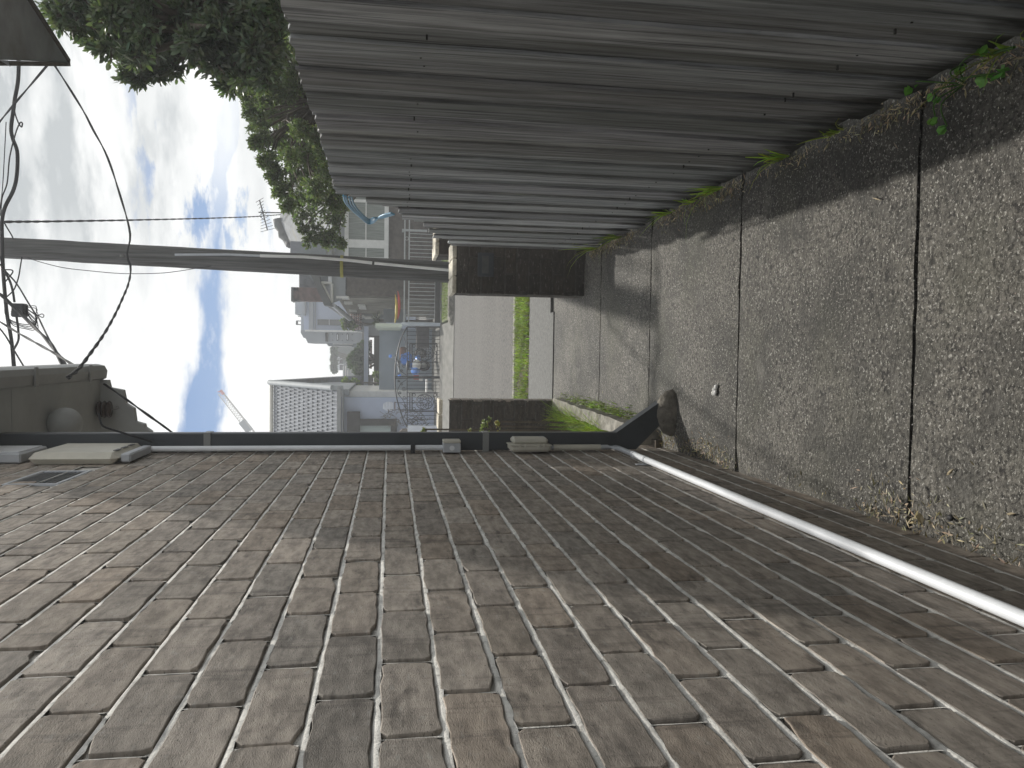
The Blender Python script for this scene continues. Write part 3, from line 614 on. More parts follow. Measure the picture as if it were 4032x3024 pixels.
def cable(label, pts, r, twist=False, mat=cableM, group='overhead cables', name='overhead_cable'):
    s_ = smooth([P(*p) for p in pts], 10); mb = MB()
    if twist:
        L_ = 0; acc = [0]
        for a, b in zip(s_[:-1], s_[1:]): L_ += (b-a).length; acc.append(L_)
        n = min(600, max(60, int(L_/(abs(twist)*2/10)))); twist *= 2; path = []
        for i in range(n+1):
            d = L_*i/n; j = min(len(acc)-2, int(np.searchsorted(acc, d, 'right')-1)); j = max(j, 0); t = (d-acc[j])/max(1e-6, acc[j+1]-acc[j]); path.append(s_[j].lerp(s_[j+1], t))
        for ph in (0, math.pi):
            q = []
            for i, p in enumerate(path):
                t = (path[min(i+1, n)]-path[max(i-1, 0)]).normalized(); a = t.cross(Vector((0, .2, .98))).normalized(); b = t.cross(a); w_ = 2*math.pi*(L_*i/n)/twist+ph
                q.append(p+a*math.cos(w_)*r*.5+b*math.sin(w_)*r*.5)
            mb.tube(q, r*.72, 6)
    else: mb.tube(s_, r, 8)
    return tag(mb.build(name, mat), label, 'cable', group)
cable('thickest black cable sweeping under the grey awning corner towards the pole', [(40, -200, 7.9), (73, 240, 8), (57, 400, 8.05), (44, 500, 8.1), (50, 545, 8.1), (68, 600, 8.1), (66, 690, 8.1), (52, 750, 8.1), (20, 815, 8.1), (8, 870, 8.05), (8, 940, 8.0), (10, 1020, 8.0), (16, 1120, 8.1), (28, 1240, 8.2), (45, 1340, 8.3), (58, 1460, 8.4), (80, 1640, 8.5)], .0165)
cable('second cable bundled beside the thickest one left of the pole', [(0, 1010, 7.95), (9, 1060, 7.95), (20, 1180, 8.0), (33, 1270, 8.1), (44, 1380, 8.2), (50, 1460, 8.3), (60, 1600, 8.4)], .006)
cable('sagging black cable hooked across the pole from the awning corner to the gutter', [(170, 190, 7.6), (210, 250, 7.7), (262, 330, 7.75), (330, 440, 7.8), (366, 510, 7.85), (410, 590, 7.9), (440, 665, 7.95), (470, 760, 8.0), (497, 850, 8.05), (511, 910, 8.1), (512, 945, 8.12), (505, 975, 8.1), (499, 1013, 8.09), (512, 1036, 8.1), (514, 1075, 8.0), (505, 1120, 7.6), (487, 1165, 7.1), (455, 1235, 6.4), (410, 1315, 5.6), (350, 1400, 4.7), (310, 1452, 4.1), (268, 1487, 3.60)], .0085, .32)
cable('twisted cable dropping straight from the pole head to the far rooftop aerial', [(-150, 880, 8.4), (10, 874, 9), (200, 872, 11), (500, 867, 14), (800, 860, 18), (1000, 853, 22), (1105, 845, 25.5)], .013, .42)
cable('short dark cable slanting up to the left from the awning corner', [(230, 200, 7.2), (196, 245, 7.2), (120, 335, 7.4), (60, 405, 7.6), (0, 478, 7.8), (-80, 580, 8)], .0080, .5)
cable('thin tail cable looping off the thick cable beside the awning', [(56, 395, 8.0), (58, 440, 8), (70, 478, 8), (84, 500, 8), (88, 485, 8), (78, 485, 8), (60, 530, 8.05), (38, 620, 8.05), (28, 720, 8.05), (8, 780, 8.1), (2, 850, 8.1)], .006)
cable('thin straight stay wire beside the thick cable near the awning', [(24, 480, 8.0), (20, 560, 8.02), (8, 760, 8.05), (-10, 860, 8.1)], .004)
cable('thin cable peeling off the thick cable down to the pole side', [(14, 872, 8.0), (30, 900, 8.02), (45, 925, 8.1), (52, 940, 8.3)], .006)
cable('thin grey wire hanging loose down the left of the pole', [(108, 1014, 8.2), (160, 1032, 8.2), (250, 1054, 8.2), (350, 1066, 8.2), (480, 1077, 8.2), (620, 1076, 8.2), (700, 1068, 8.2), (800, 1052, 8.25), (850, 1045, 8.3)], .0035, mat=greycabM)
cable('dark cable running from the splice box down to the left eave', [(0, 1040, 7.9), (22, 1068, 7.9), (66, 1118, 7.9), (110, 1190, 7.8), (142, 1240, 7.6), (152, 1252, 7.5), (175, 1300, 7.0), (205, 1360, 6.4), (236, 1425, 5.8), (252, 1452, 5.5)], .007)
cable('thick loosely twisted cable passing in front of the black splice box', [(-30, 1140, 7.6), (10, 1166, 7.6), (50, 1205, 7.6), (95, 1248, 7.5), (135, 1288, 7.2), (180, 1332, 6.8), (225, 1390, 6.2), (262, 1450, 5.6)], .013, .9, mat=greycabM)
cable('straight black cable slanting from the upper left to the eave corner', [(-40, 1245, 7.4), (0, 1267, 7.3), (70, 1310, 6.9), (150, 1355, 6.2), (230, 1400, 5.5), (300, 1446, 4.9)], .008, .6)
cable('lowest black cable running from the eave corner down to the downpipe', [(335, 1462, 5.3), (400, 1505, 5.1), (480, 1560, 4.7), (570, 1625, 4.2), (640, 1675, 4.1), (690, 1712, 4.0)], .0055, .5)
cable('loose black lead trailing under the eave beside the downpipe', [(388, 1628, 3.9), (396, 1660, 3.85), (410, 1680, 3.8), (470, 1700, 3.76), (540, 1722, 3.75), (600, 1740, 3.745)], .0045)
cable('short cable crossing between the bundled cables and the eave top', [(-20, 1270, 8.0), (20, 1320, 8.0), (45, 1362, 8.0), (75, 1412, 8.0), (110, 1470, 8.0)], .007)
cable('cable curving off the pole head to the splice box', [(86, 1014, 8.25), (80, 1050, 8.1), (72, 1095, 8.0), (55, 1140, 7.95), (28, 1168, 7.95)], .006)
cable('thick looping cable dropping out of the bundle into the splice box', [(18, 1062, 7.9), (45, 1063, 7.9), (50, 1072, 7.9), (35, 1092, 7.9), (20, 1110, 7.9)], .006)
cable('thick jumper joining the splice box back to the main cable', [(18, 1070, 7.9), (38, 1105, 7.9), (50, 1145, 7.9), (57, 1190, 7.9)], .010)
cable('lower thick jumper returning from the splice box to the main cable', [(65, 1245, 7.9), (72, 1300, 7.9), (72, 1340, 7.95), (54, 1376, 8.1)], .010)
sx = thing('splice_box', P(77, 1222, 7.9), 'black splice box with a tangle of leads on the cables left of the pole', 'splice box')
c0 = P(77, 1222, 7.9); mb = MB(); mb.box(c0-Vector((.062, .05, .058)), c0+Vector((.062, .05, .058)), bev=.012); mb.build('case', darkplM, sx)
for k in range(9):
    a = P(102, 1206+k*3, 7.9); e = P(145+random.uniform(-8, 10), 1240+random.uniform(-6, 8), 7.88); m1 = P(125+random.uniform(-5, 20), 1205+k*10, 7.88); m2 = P(148+random.uniform(-10, 5), 1225+k*8, 7.85)
    mb = MB(); mb.tube(smooth([a, m1, m2, e]), .0035, 5); mb.build('lead', cableM, sx)
for k in range(4):
    mb = MB(); mb.tube(smooth([P(20, 1180+10*k, 7.9), P(22+8*k, 1240+12*k, 7.9), P(60+14*k, 1268+9*k, 7.9), P(110+8*k, 1278+7*k, 7.9), P(140, 1262+5*k, 7.9), P(150, 1240, 7.9)]), .004, 5); mb.build('lead', cableM, sx)
mb = MB(); mb.tube(smooth([P(152, 1242, 7.88), P(165, 1236, 7.88), P(173, 1242, 7.88), P(168, 1250, 7.88), P(155, 1245, 7.88)]), .004, 5); mb.build('lead', cableM, sx)

# ================================================================== ACROSS THE STREET
def ext(x0, x1, y0, y1, Y):
    """world X and Z extent of a street-facing face seen between those rows and columns at distance Y"""
    xm, ym = (x0+x1)/2, (y0+y1)/2
    return P(xm, y1, Y).x, P(xm, y0, Y).x, P(x1, ym, Y).z, P(x0, ym, Y).z
def fb(mb, x0, x1, y0, y1, Y, dep=.1, col=(1, 1, 1), bev=0.):
    a, b, c, d = ext(x0, x1, y0, y1, Y); mb.box((a, Y, c), (b, Y+dep, d), col, bev); return a, b, c, d
# --- brown house with grey roof and gable
BY = 24.5
bh = thing('gabled_house', (P(1600, 1000, BY).x, BY, 0), 'dark brown brick house with slate roof and white sash window across the road', 'house')
mb = MB(); fb(mb, 1362, 1745, 640, 1168, BY, .3); mb.build('front_wall', darkbrM, bh)
gx1 = P(1300, 1200, BY)
mb = MB(); mb.prism([P(1306, 640, BY), P(1306, 1192, BY), P(1365, 1168, BY), P(1365, 640, BY)], (0, .3, 0)); mb.build('gable_board', greyRM, bh)
mb = MB(); mb.prism([P(1150, 1000, BY+.05), P(1305, 1200, BY+.05), P(1305, 900, BY+.05)], (0, .2, 0)); mb.build('gable_wall', M('gable_shingle', (.17, .19, .20), .8, .1, 3), bh)
mb = MB(); rz = [P(1296, 600, BY-.5), P(1296, 1012, BY-.5), P(1296, 1012, BY-.5)]
# main roof plane rising away from the street
ra = [P(1306, 560, BY-.5), P(1306, 1010, BY-.5), P(1146, 985, BY+5.5), P(1100, 865, BY+5.5), P(1165, 560, BY+5.5)]
mb.prism(ra, (0, .02, -.12)); mb.build('roof', roofgM, bh)
mb = MB(); mb.tube([P(1098, 862, BY+5.5), P(1104, 892, BY+5.5), P(1116, 905, BY+5.5), P(1118, 925, BY+5.5), P(1130, 930, BY+5.5), P(1148, 960, BY+5.3)], .22, 8); mb.build('ridge_capping', roofdM, bh)
mb = MB(); fb(mb, 1143, 1304, 952, 1022, BY+1.0, 1.6); mb.build('parapet', M('parapet_render', (.17, .18, .20), .8, .1, 2), bh)
mb = MB(); mb.prism([P(1178, 1020, BY+3), P(1178, 1130, BY+3), P(1290, 1180, BY+3), P(1290, 1020, BY+3)], (0, 1., 0)); mb.build('mossy_roof', roofgM, bh)
mb = MB()
mb.prism([P(1190, 1020, BY-.6), P(1228, 1092, BY-.6), P(1276, 1202, BY-.6), P(1312, 1208, BY-.6), P(1300, 1186, BY-.6), P(1262, 1112, BY-.6), P(1240, 1020, BY-.6)], (0, .5, 0)); mb.build('bargeboard', roofdM, bh)
mb = MB()
tri = [P(1265, 1114, BY-.2), P(1306, 1117, BY-.2), P(1306, 1192, BY-.2)]
for a, b in ((0, 1), (1, 2), (2, 0)): mb.tube([tri[a], tri[b]], .055, 4)
vf = mb.build('gable_vent', whiteM, bh); mb = MB(); mb.prism([p+Vector((0, .1, 0)) for p in tri], (0, .05, 0)); mb.build('louvre', pvc2M, vf)
mb = MB(); fb(mb, 1292, 1306, 1018, 1116, BY-.15, .1); mb.build('fascia', pvcM, bh)
mb = MB(); fb(mb, 1148, 1268, 1132, 1184, BY+2.2, .6); ch = mb.build('chimney', M('chimney_brick', (.13, .09, .08), .9, .3, 6), bh)
mb = MB(); fb(mb, 1146, 1154, 1130, 1186, BY+2.15, .7); fb(mb, 1154, 1176, 1131, 1146, BY+2.2, .6); fb(mb, 1154, 1176, 1176, 1185, BY+2.2, .6); fb(mb, 1172, 1178, 1158, 1172, BY+2.2, .4); mb.build('pot', roofdM, ch)
# window
wd_ = MB()
for q in ((1357, 1373, 640, 1020), (1514, 1531, 640, 1020), (1373, 1514, 944, 976), (1373, 1514, 1012, 1020), (1373, 1514, 786, 797)): fb(wd_, *q, BY-.08, .09)
wn = wd_.build('window', whiteM, bh)
wd_ = MB(); fb(wd_, 1439, 1443, 797, 944, BY-.06, .06); fb(wd_, 1439, 1443, 976, 1012, BY-.06, .06); wd_.build('sash_rail', whiteM, wn)
wd_ = MB(); fb(wd_, 1372, 1515, 640, 786, BY-.03, .03); fb(wd_, 1372, 1515, 796, 945, BY-.03, .03); wd_.build('pane', curtM, wn)
wd_ = MB(); fb(wd_, 1372, 1515, 975, 1013, BY-.03, .03); wd_.build('pane', curtM, wn)
# receding side wall with pale quoins and gutter
A, B_ = P(1330, 1168, BY), P(1395, 1243, 32.)
side = MB(); side.prism([Vector((A.x, BY+.31, .02)), Vector((B_.x, 32, .02)), Vector((B_.x, 32, B_.z+.2)), Vector((A.x, BY+.31, P(1325, 1168, BY).z))], (.2, 0, 0)); side.build('side_wall', M('side_brick', (.21, .20, .17), .85, .2, 2), bh)
mb = MB()
for (x0, x1, y) in ((1326, 1374, 1170), (1356, 1388, 1190), (1410, 1438, 1200), (1414, 1442, 1210), (1376, 1404, 1221)):
    t = (y-1168)/(1243-1168.); Yq = BY/(1-t*(1-BY/32.)); a = P(x0, y-3, Yq); b = P(x1, y+4, Yq); xx = A.x+(B_.x-A.x)*(Yq-BY)/(32-BY)
    mb = MB(); mb.box((xx-.05, Yq-.25, b.z), (xx+.02, Yq+.35, a.z)); mb.build('pale_block', whiteM, bh)
mb = MB(); gpt = [P(1312, 1202, BY-.4), P(1375, 1255, 28.5), P(1387, 1266, 30.5), P(1402, 1283, 33.)]; mb.tube(gpt, [.07, .07, .07, .05], 8); mb.build('gutter', pvc2M, bh)
mb = MB(); mb.prism([P(1284, 1203, BY-.3), P(1312, 1204, BY-.3), P(1396, 1272, 32), P(1368, 1262, 32)], (0, .1, -.15)); mb.build('side_roof', roofgM, bh)
mb = MB(); fb(mb, 1510, 1600, 1217, 1270, 26.5, .1); mb.build('side_gate', M('side_gate_paint', (.20, .22, .235), .7, .1, 2), bh)
# aerial
an = thing('tv_aerial', P(1105, 837, BY+5), 'thin television aerial on a mast above the dark ridge of the brown house', 'aerial')
YA = BY+5; mb = MB(); mb.tube([P(1110, 838, YA), P(1018, 836, YA)], .022, 6); mb.build('mast', cableM, an)
mb = MB(); b0, b1_ = P(1022, 788, YA), P(1053, 906, YA+.8); mb.tube([b0, b1_], .022, 6)
for k in range(11): q = b0.lerp(b1_, k/10); l_ = .10+.028*abs(k-3); mb.tube([q+Vector((.02, -.35, -l_)), q+Vector((-.02, .35, l_))], .010, 5)
mb.tube([P(1040, 838, YA), P(1020, 850, YA), P(1046, 870, YA)], .014, 5); mb.build('boom', cableM, an)
# pale metal fence in front of the brown house
FY = 22.9
mf = thing('metal_fence', (P(1650, 1100, FY).x, FY, 0), 'pale painted metal picket fence in front of the brown brick house', 'fence')
mb = MB(); fb(mb, 1590, 1595.5, 840, 1282, FY, .04); fb(mb, 1608, 1613, 840, 1282, FY, .04); fb(mb, 1713, 1716.5, 840, 1275, FY, .04); mb.build('rails', wironM, mf)
mb = MB(); ypk = 920.
while ypk < 1272: fb(mb, 1611, 1716, ypk, ypk+2.4, FY+.01, .018); ypk += 15.1
mb.build('pickets', wironM, mf)
mb = MB()
for yc in (939, 1036, 1245): 
    c_ = P(1602, yc, FY); mb = MB(); mb.tube([c_+Vector((.048*math.cos(a), 0, .048*math.sin(a))) for a in [k*math.pi/7 for k in range(15)]], .008, 5, cap=False); mb.build('ring', wironM, mf)
mb = MB(); fb(mb, 1586, 1682, 903, 911, FY-.02, .07); fb(mb, 1583, 1590, 901, 913, FY-.03, .09); mb.build('post', wironM, mf)
lw = MB(); fb(lw, 1716, 1760, 560, 1272, FY-.05, .25); tag(lw.build('low_wall', M('dark_plinth', (.05, .05, .045), .9, .2, 4), None), 'low dark plinth wall carrying the pale metal fence', 'wall')
wp = thing('gate_pillar', (P(1660, 1280, FY).x, FY, 0), 'pale blue-grey pillar between the pale fence and the wrought iron gates', 'pillar')
mb = MB(); fb(mb, 1582, 1738, 1270, 1283, FY-.1, .30); mb.build('shaft', M('pillar_paint', (.42, .46, .50), .7, .08, 3), wp)
mb = MB(); fb(mb, 1478, 1584, 1273, 1286, FY+.1, 4.4); mb.build('top_board', M('pale_green_board', (.55, .60, .50), .6, .06, 3), wp)
# lawn behind the pale fence
lawn = MB(); lawn.box((P(1700, 1268, 23.2).x, 23.2, .0), (16, 24.3, .10)); tag(struct(lawn.build('front_lawn', M('lawn', (.085, .12, .04), .95, .4, 3, bump=.7, bscale=12, bdist=.05))))
# two kayak-like floats leaning in the side passage
for (nm, mt, lab, ys, xs) in (('kayak', yelM, 'yellow kayak lying against the side wall beyond the pale fence', (1160, 1272), (1556, 1568)), ('kayak', redM, 'red and pink kayak lying beside the yellow one beyond the pale fence', (1146, 1258), (1569, 1581))):
    mb = MB(); a, b, c, d = ext(xs[0], xs[1], ys[0], ys[1], 23.9); n = 14; pts = []; rr = []
    for k in range(n+1): t = k/n; pts.append((a+(b-a)*t, 23.9, (c+d)/2+.05*(2*t-1)**2+(.02 if mt is redM else 0))); rr.append(max(.008, (d-c)*.55*math.sin(math.pi*min(.97, t+.03))**.6))
    mb.tube(pts, rr, 8); o = mb.build('hull' , mt, None); o.name = nm; tag(o, lab, 'kayak')
# --- steel fence behind the gates, carport behind it
SY = 27.2
sf = thing('steel_fence', (P(1600, 1420, SY).x, SY, 0), 'tall pale blue-grey steel sheet fence behind the wrought iron gates', 'fence')
mb = MB(); a, b, c, d = ext(1497, 1690, 1287, 1556, SY); n = int((b-a)/.09)
for k in range(n): mb.box((a+k*.09, SY+(.012 if k % 2 else 0), .03), (a+(k+1)*.09, SY+.03, d)); 
mb.build('sheets', steelM, sf); mb = MB(); mb.box((a-.02, SY-.02, d), (b+.02, SY+.05, d+.03)); mb.build('top_rail', steelM, sf)
CY = 33.
cp = thing('carport', (P(1440, 1400, CY).x, CY, 0), 'white carport with a long pale fascia seen above the steel sheet fence', 'carport')
mb = MB(); fb(mb, 1433, 1450, 1284, 1520, CY, .15); mb.box((P(1440, 1520, CY).x, CY+.16, P(1442, 1400, CY).z), (P(1440, 1284, CY).x, CY+5, P(1438, 1400, CY).z)); mb.build('fascia', blueRM, cp)
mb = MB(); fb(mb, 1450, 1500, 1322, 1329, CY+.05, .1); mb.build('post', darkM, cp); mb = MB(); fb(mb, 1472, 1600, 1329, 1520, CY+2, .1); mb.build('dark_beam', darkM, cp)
mb = MB(); fb(mb, 1456, 1465, 1338, 1452, CY+4, .1); mb.build('pink_wall', M('pink_wall', (.50, .36, .34), .8, .2, 3), cp)
mb = MB(); fb(mb, 1440, 1500, 1285, 1322, CY+1, .1); mb.build('back_wall', greyRM, cp)
# tiled verandah roof right of carport
tv = thing('tiled_outbuilding', (P(1410, 1270, 30).x, 30, 0), 'small outbuilding with red and white roof tiles between the brown house and the carport', 'outbuilding')
mb = MB()
for k in range(5):
    for j in range(9):
        a = P(1384+k*9.5, 1240+j*7.2, 31+.05*k); mb.ell((a.x, 31-.1*k, a.z), (.036, .16, .045), 8, 4, (random.uniform(.7, 2.6),)*3)
mb.build('roof_tiles', M('mixed_tile', (.24, .18, .17), .6, .3, 6, attr=True), tv)
mb = MB(); mb.prism([P(1384, 1238, 31.3), P(1384, 1302, 31.3), P(1432, 1308, 31), P(1432, 1238, 31)], (0, .4, 0)); fb(mb, 1432, 1520, 1238, 1285, 31.2, .2); mb.build('wall', greyRM, tv)
mb = MB(); fb(mb, 1424, 1428, 1240, 1255, 30.6, .1); mb.tube([P(1426, 1243, 30.5), P(1440, 1251, 30.5), P(1490, 1249, 30.5)], .06, 8); mb.build('awning_roll', whiteM, tv)
# --- terrace building far behind, white-blue
TY = 46.
tb = thing('terrace_building', (P(1250, 1260, TY).x, TY, 0), 'tall pale blue two storey terrace with a banded parapet and chimney pots', 'building')
mb = MB(); a, b, c, d = ext(1196, 1420, 1100, 1305, TY); mb.box((a, TY, 0), (b+1, TY+6, d)); mb.build('wall', blueRM, tb)
mb = MB(); fb(mb, 1162, 1193, 1186, 1238, TY+1, 3); fb(mb, 1185, 1200, 1238, 1300, TY+.5, 3); mb.build('parapet', greyRM, tb)
mb = MB(); fb(mb, 1193, 1203, 1150, 1242, TY-.3, .3); fb(mb, 1216, 1233, 1150, 1300, TY-.12, .12); fb(mb, 1239, 1242, 1186, 1300, TY-.1, .1); mb.build('cornice', greyRM, tb)
mb = MB(); fb(mb, 1250, 1343, 1258, 1280, TY-.06, .06); tw = mb.build('window', glassM, tb); mb = MB(); fb(mb, 1295, 1298, 1258, 1280, TY-.1, .04); mb.build('sash_rail', pvc2M, tw)
mb = MB()
fb(mb, 1165, 1170, 1262, 1279, TY+1, .5); fb(mb, 1190, 1200, 1258, 1280, TY+1, .5); fb(mb, 1170, 1190, 1262, 1264.5, TY+1, .5); fb(mb, 1170, 1190, 1276, 1279, TY+1, .5); fb(mb, 1173, 1186, 1245, 1247, TY+1, .3)
mb.build('chimney', roofdM, tb)
# grey rendered building with slot windows
gbu = thing('rendered_building', (P(1300, 1325, 42).x, 42, 0), 'plain grey rendered building with stepped top and two slot windows', 'building')
mb = MB(); mb.prism([P(1184, 1300, 42), P(1184, 1310, 42), P(1195, 1330, 42), P(1203, 1332, 42), P(1212, 1351, 42), P(1283, 1351, 42), P(1425, 1353, 42), P(1425, 1300, 42)], (0, 4, 0)); mb.build('wall', greyRM, gbu)
mb = MB(); fb(mb, 1200, 1425, 1300, 1307, 41.9, .1); mb.build('corner_strip', whiteM, gbu)
for x in (1325, 1364): mb = MB(); fb(mb, x, x+7, 1313, 1341, 41.9, .1); sw = mb.build('window', glassM, gbu); mb = MB(); fb(mb, x+2, x+5, 1317, 1338, 41.85, .04); mb.build('pane', pvcM, sw)
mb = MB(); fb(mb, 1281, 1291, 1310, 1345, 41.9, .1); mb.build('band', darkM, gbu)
mb = MB()
for x, y in ((1310, 1315), (1310, 1339), (1348, 1316), (1348, 1340), (1387, 1318), (1387, 1341)): mb = MB(); fb(mb, x-1.5, x+1.5, y-1.5, y+1.5, 41.9, .08); mb.build('fixing', darkM, gbu)
mb = MB(); mb.prism([P(1285, 1352, 43), P(1293, 1363, 43), P(1425, 1370, 43), P(1425, 1352, 43)], (0, 3, 0)); mb.build('side_wing', greyRM, gbu)
mb = MB(); fb(mb, 1310, 1390, 1353, 1357, 42.9, .1); fb(mb, 1312, 1385, 1362, 1366, 42.9, .1); mb.build('downpipe', whiteM, gbu)
# far apartments
ap = thing('apartment_block', (P(1340, 1420, 70).x, 70, 0), 'distant grey apartment block with white window surrounds under a planted roof', 'building')
mb = MB(); fb(mb, 1318, 1425, 1366, 1458, 70, 6); mb.build('wall', M('distant_wall', (.17, .19, .19), .8, .2, .5), ap)
mb = MB(); fb(mb, 1322, 1337, 1402, 1458, 69.8, .2); fb(mb, 1337, 1353, 1411, 1415, 69.8, .2); fb(mb, 1337, 1353, 1433, 1436, 69.8, .2); mb.build('window_surround', pvcM, ap)
for y0, y1 in ((1417, 1432), (1437, 1456)): mb = MB(); fb(mb, 1338, 1350, y0, y1, 69.9, .1); mb.build('window', glassM, ap)
fr = thing('far_roof', (P(1360, 1470, 66).x, 66, 0), 'low distant flat roof with a bright white edge left of the apartment block', 'building')
mb = MB(); fb(mb, 1353, 1430, 1430, 1560, 66, 8); mb.build('wall', greyRM, fr)
mb = MB(); fb(mb, 1349.5, 1352.5, 1440, 1560, 65.8, .2); fb(mb, 1367, 1370, 1458, 1560, 65.8, .2); fb(mb, 1359, 1362, 1440, 1500, 65.8, .2); mb.build('roof_edge', whiteM, fr)
# --- white tiled house (left)
HY = 25.5
wh = thing('white_house', (P(1500, 1650, HY).x, HY, 0), 'white rendered house with glazed grey roof tiles and a dark curtained window', 'house')
mb = MB(); a, b, c, d = ext(1340, 1745, 1566, 1900, HY); mb.box((a, HY, 0), (b, HY+6, d)); mb.build('wall', blueRM, wh)
mb = MB(); a2, b2, c2, d2 = ext(1338, 1720, 1540, 1566, HY+.6); mb.box((a2, HY+.4, 0), (b2, HY+5, P(1340, 1552, HY+.6).z))
mb.build('side_wall', whiteM, wh)
# roof with modelled tiles
e0, e1_, r0_ = P(1331, 1538, HY-.5), P(1331, 1990, HY-.5), P(1079, 1512, HY+3.4)
ux = Vector((e1_.x-e0.x, 0, 0)); up__ = Vector((0, r0_.y-e0.y, r0_.z-e0.z)); nc = 14; nrm = Vector((0, -up__.z, up__.y)).normalized(); Lx = abs(ux.x); tw_ = .122; ncol = int(Lx/tw_)
mb = MB(); skew = r0_.x-e0.x
for r in range(nc):
    sub = 10; vs = []; g0, g1 = r/nc, (r+1)/nc
    for j, g_ in enumerate((g0, g1)):
        for i in range(ncol*sub+1):
            u_ = i/sub+(.5 if r % 2 else 0); xo = e0.x+skew*g_*0-i/sub*tw_; ph = (u_ % 1)
            hgt = .022*max(0, math.sin(math.pi*min(1, ph/.62)))**.7 if ph < .62 else -.012*math.sin(math.pi*(ph-.62)/.38)
            p = Vector((xo, e0.y, e0.z))+up__*g_+nrm*(hgt+(.020 if j == 0 else .002)); vs.append(p)
    n1_ = ncol*sub+1; lo_ = [v-nrm*.020 for v in vs[:n1_]]; vs = vs+lo_
    fs = [(i, n1_+i, n1_+i+1, i+1) for i in range(n1_-1)]+[(2*n1_+i, i, i+1, 2*n1_+i+1) for i in range(n1_-1)]
    g_ = random.uniform(.9, 1.1); mb.add(vs, fs, (g_, g_, g_), False)
mb.build('tile_field', tileM, wh)
mb = MB(); q = [Vector((e0.x+.02, e0.y, e0.z-.16)), Vector((e0.x+.02, e0.y, e0.z+.12)), Vector((e0.x+.02, r0_.y, r0_.z+.12)), Vector((e0.x+.02, r0_.y, r0_.z-.16))]
mb.prism(q, (.14, 0, 0)); mb.tube([Vector((e0.x+.09, e0.y-.03, e0.z+.16)), Vector((e0.x+.09, r0_.y, r0_.z+.16))], .09, 8); mb.build('bargeboard', M('barge', (.30, .32, .33), .7, .06, 3), wh)
mb = MB(); mb.prism([Vector((e0.x+.02, HY+.2, e0.z-.3)), Vector((e0.x+.02, r0_.y, r0_.z-.1)), Vector((e0.x+.02, 2*r0_.y-HY, e0.z-.3))], (-.2, 0, 0)); mb.build('gable', greyRM, wh)
bk = MB(); bk.prism([Vector((e0.x+.17, r0_.y+.05, r0_.z+.02)), Vector((e0.x+.17, r0_.y+7.5, r0_.z-2.9)), Vector((e0.x+.17, r0_.y+7.5, r0_.z-3.3)), Vector((e0.x+.17, r0_.y+.05, r0_.z-.4))], (-6, 0, 0)); bk.build('rear_roof', roofgM, wh)
mb = MB(); mb.tube([Vector((r0_.x, r0_.y, r0_.z+.09)), Vector((r0_.x-7, r0_.y, r0_.z+.09))], .07, 8, (1, 1, 1)); mb.build('ridge_capping', beigeM, wh)
mb = MB(); mb.box((e0.x+.1, e0.y-.14, e0.z-.10), (e0.x-7, e0.y-.02, e0.z+.02)); mb.build('gutter', gutM, wh)
mb = MB(); mb.box((e0.x+.02, HY-.5, e0.z-.16), (e0.x-7, HY+.1, e0.z-.12)); mb.build('soffit', greyRM, wh)
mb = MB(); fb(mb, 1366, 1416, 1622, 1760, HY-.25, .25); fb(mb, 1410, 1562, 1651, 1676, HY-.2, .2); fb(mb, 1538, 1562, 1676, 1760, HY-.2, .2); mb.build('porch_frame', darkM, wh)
mb = MB(); fb(mb, 1417, 1538, 1676, 1760, HY-.1, .1); wn2 = mb.build('window', M('pale_blind', (.32, .38, .36), .7, .15, 1, (14, 1, 1)), wh)
# --- wrought iron gates
GY = 22.8
gt = thing('iron_gates', (P(1700, 1485, GY).x, GY, 0), 'black wrought iron double gates with an arched top and ornate square panels', 'gate')
def gp(x, y): return P(x, y, GY)
mb = MB()
for k in range(27):
    y = 1291+15*k
    if 1354 < y < 1426 or 1547 < y < 1618: 
        mb.tube([gp(1603, y), gp(1611, y)], .007, 5); mb.tube([gp(1722, y), gp(1733, y)], .007, 5); continue
    mb.tube([gp(1603, y), gp(1733, y)], .008, 5)
mb.build('bars', ironM, gt)
fr_ = MB()
for x in (1603, 1732): fr_.tube([gp(x, 1287), gp(x, 1484)], .014, 5); fr_.tube([gp(x, 1488), gp(x, 1682)], .014, 5)
for y in (1287, 1483, 1489, 1682): fr_.tube([gp(1603 if y in (1287, 1682) else 1556, y), gp(1736, y)], .016, 5)
fr_.build('frame', ironM, gt)
mb = MB(); arc = [(1603, 1287), (1586, 1318), (1573, 1352), (1563, 1396), (1557, 1440), (1555, 1486), (1557, 1530), (1563, 1572), (1574, 1612), (1587, 1648), (1603, 1682)]
mb.tube(smooth([gp(*p) for p in arc], 4), .018, 6); mb.build('arched_top', ironM, gt)
mb = MB()
for s_ in (-1, 1):
    for (x0, yo, r_) in ((1590, 45, 9), (1580, 25, 7), (1592, 80, 8), (1574, 60, 6), (1595, 110, 7), (1570, 14, 5)):
        pts = []
        for k in range(22): a = k/21*3.4*math.pi; rr = r_*(1-k/26); pts.append(gp(x0+rr*math.cos(a), 1486+s_*(yo+rr*math.sin(a))))
        mb.tube(pts, .008, 5)
    mb.tube(smooth([gp(1600, 1486+s_*8), gp(1575, 1486+s_*30), gp(1566, 1486+s_*60), gp(1590, 1486+s_*95), gp(1598, 1486+s_*130), gp(1590, 1486+s_*160)]), .009, 5)
mb.build('scrollwork', ironM, gt)
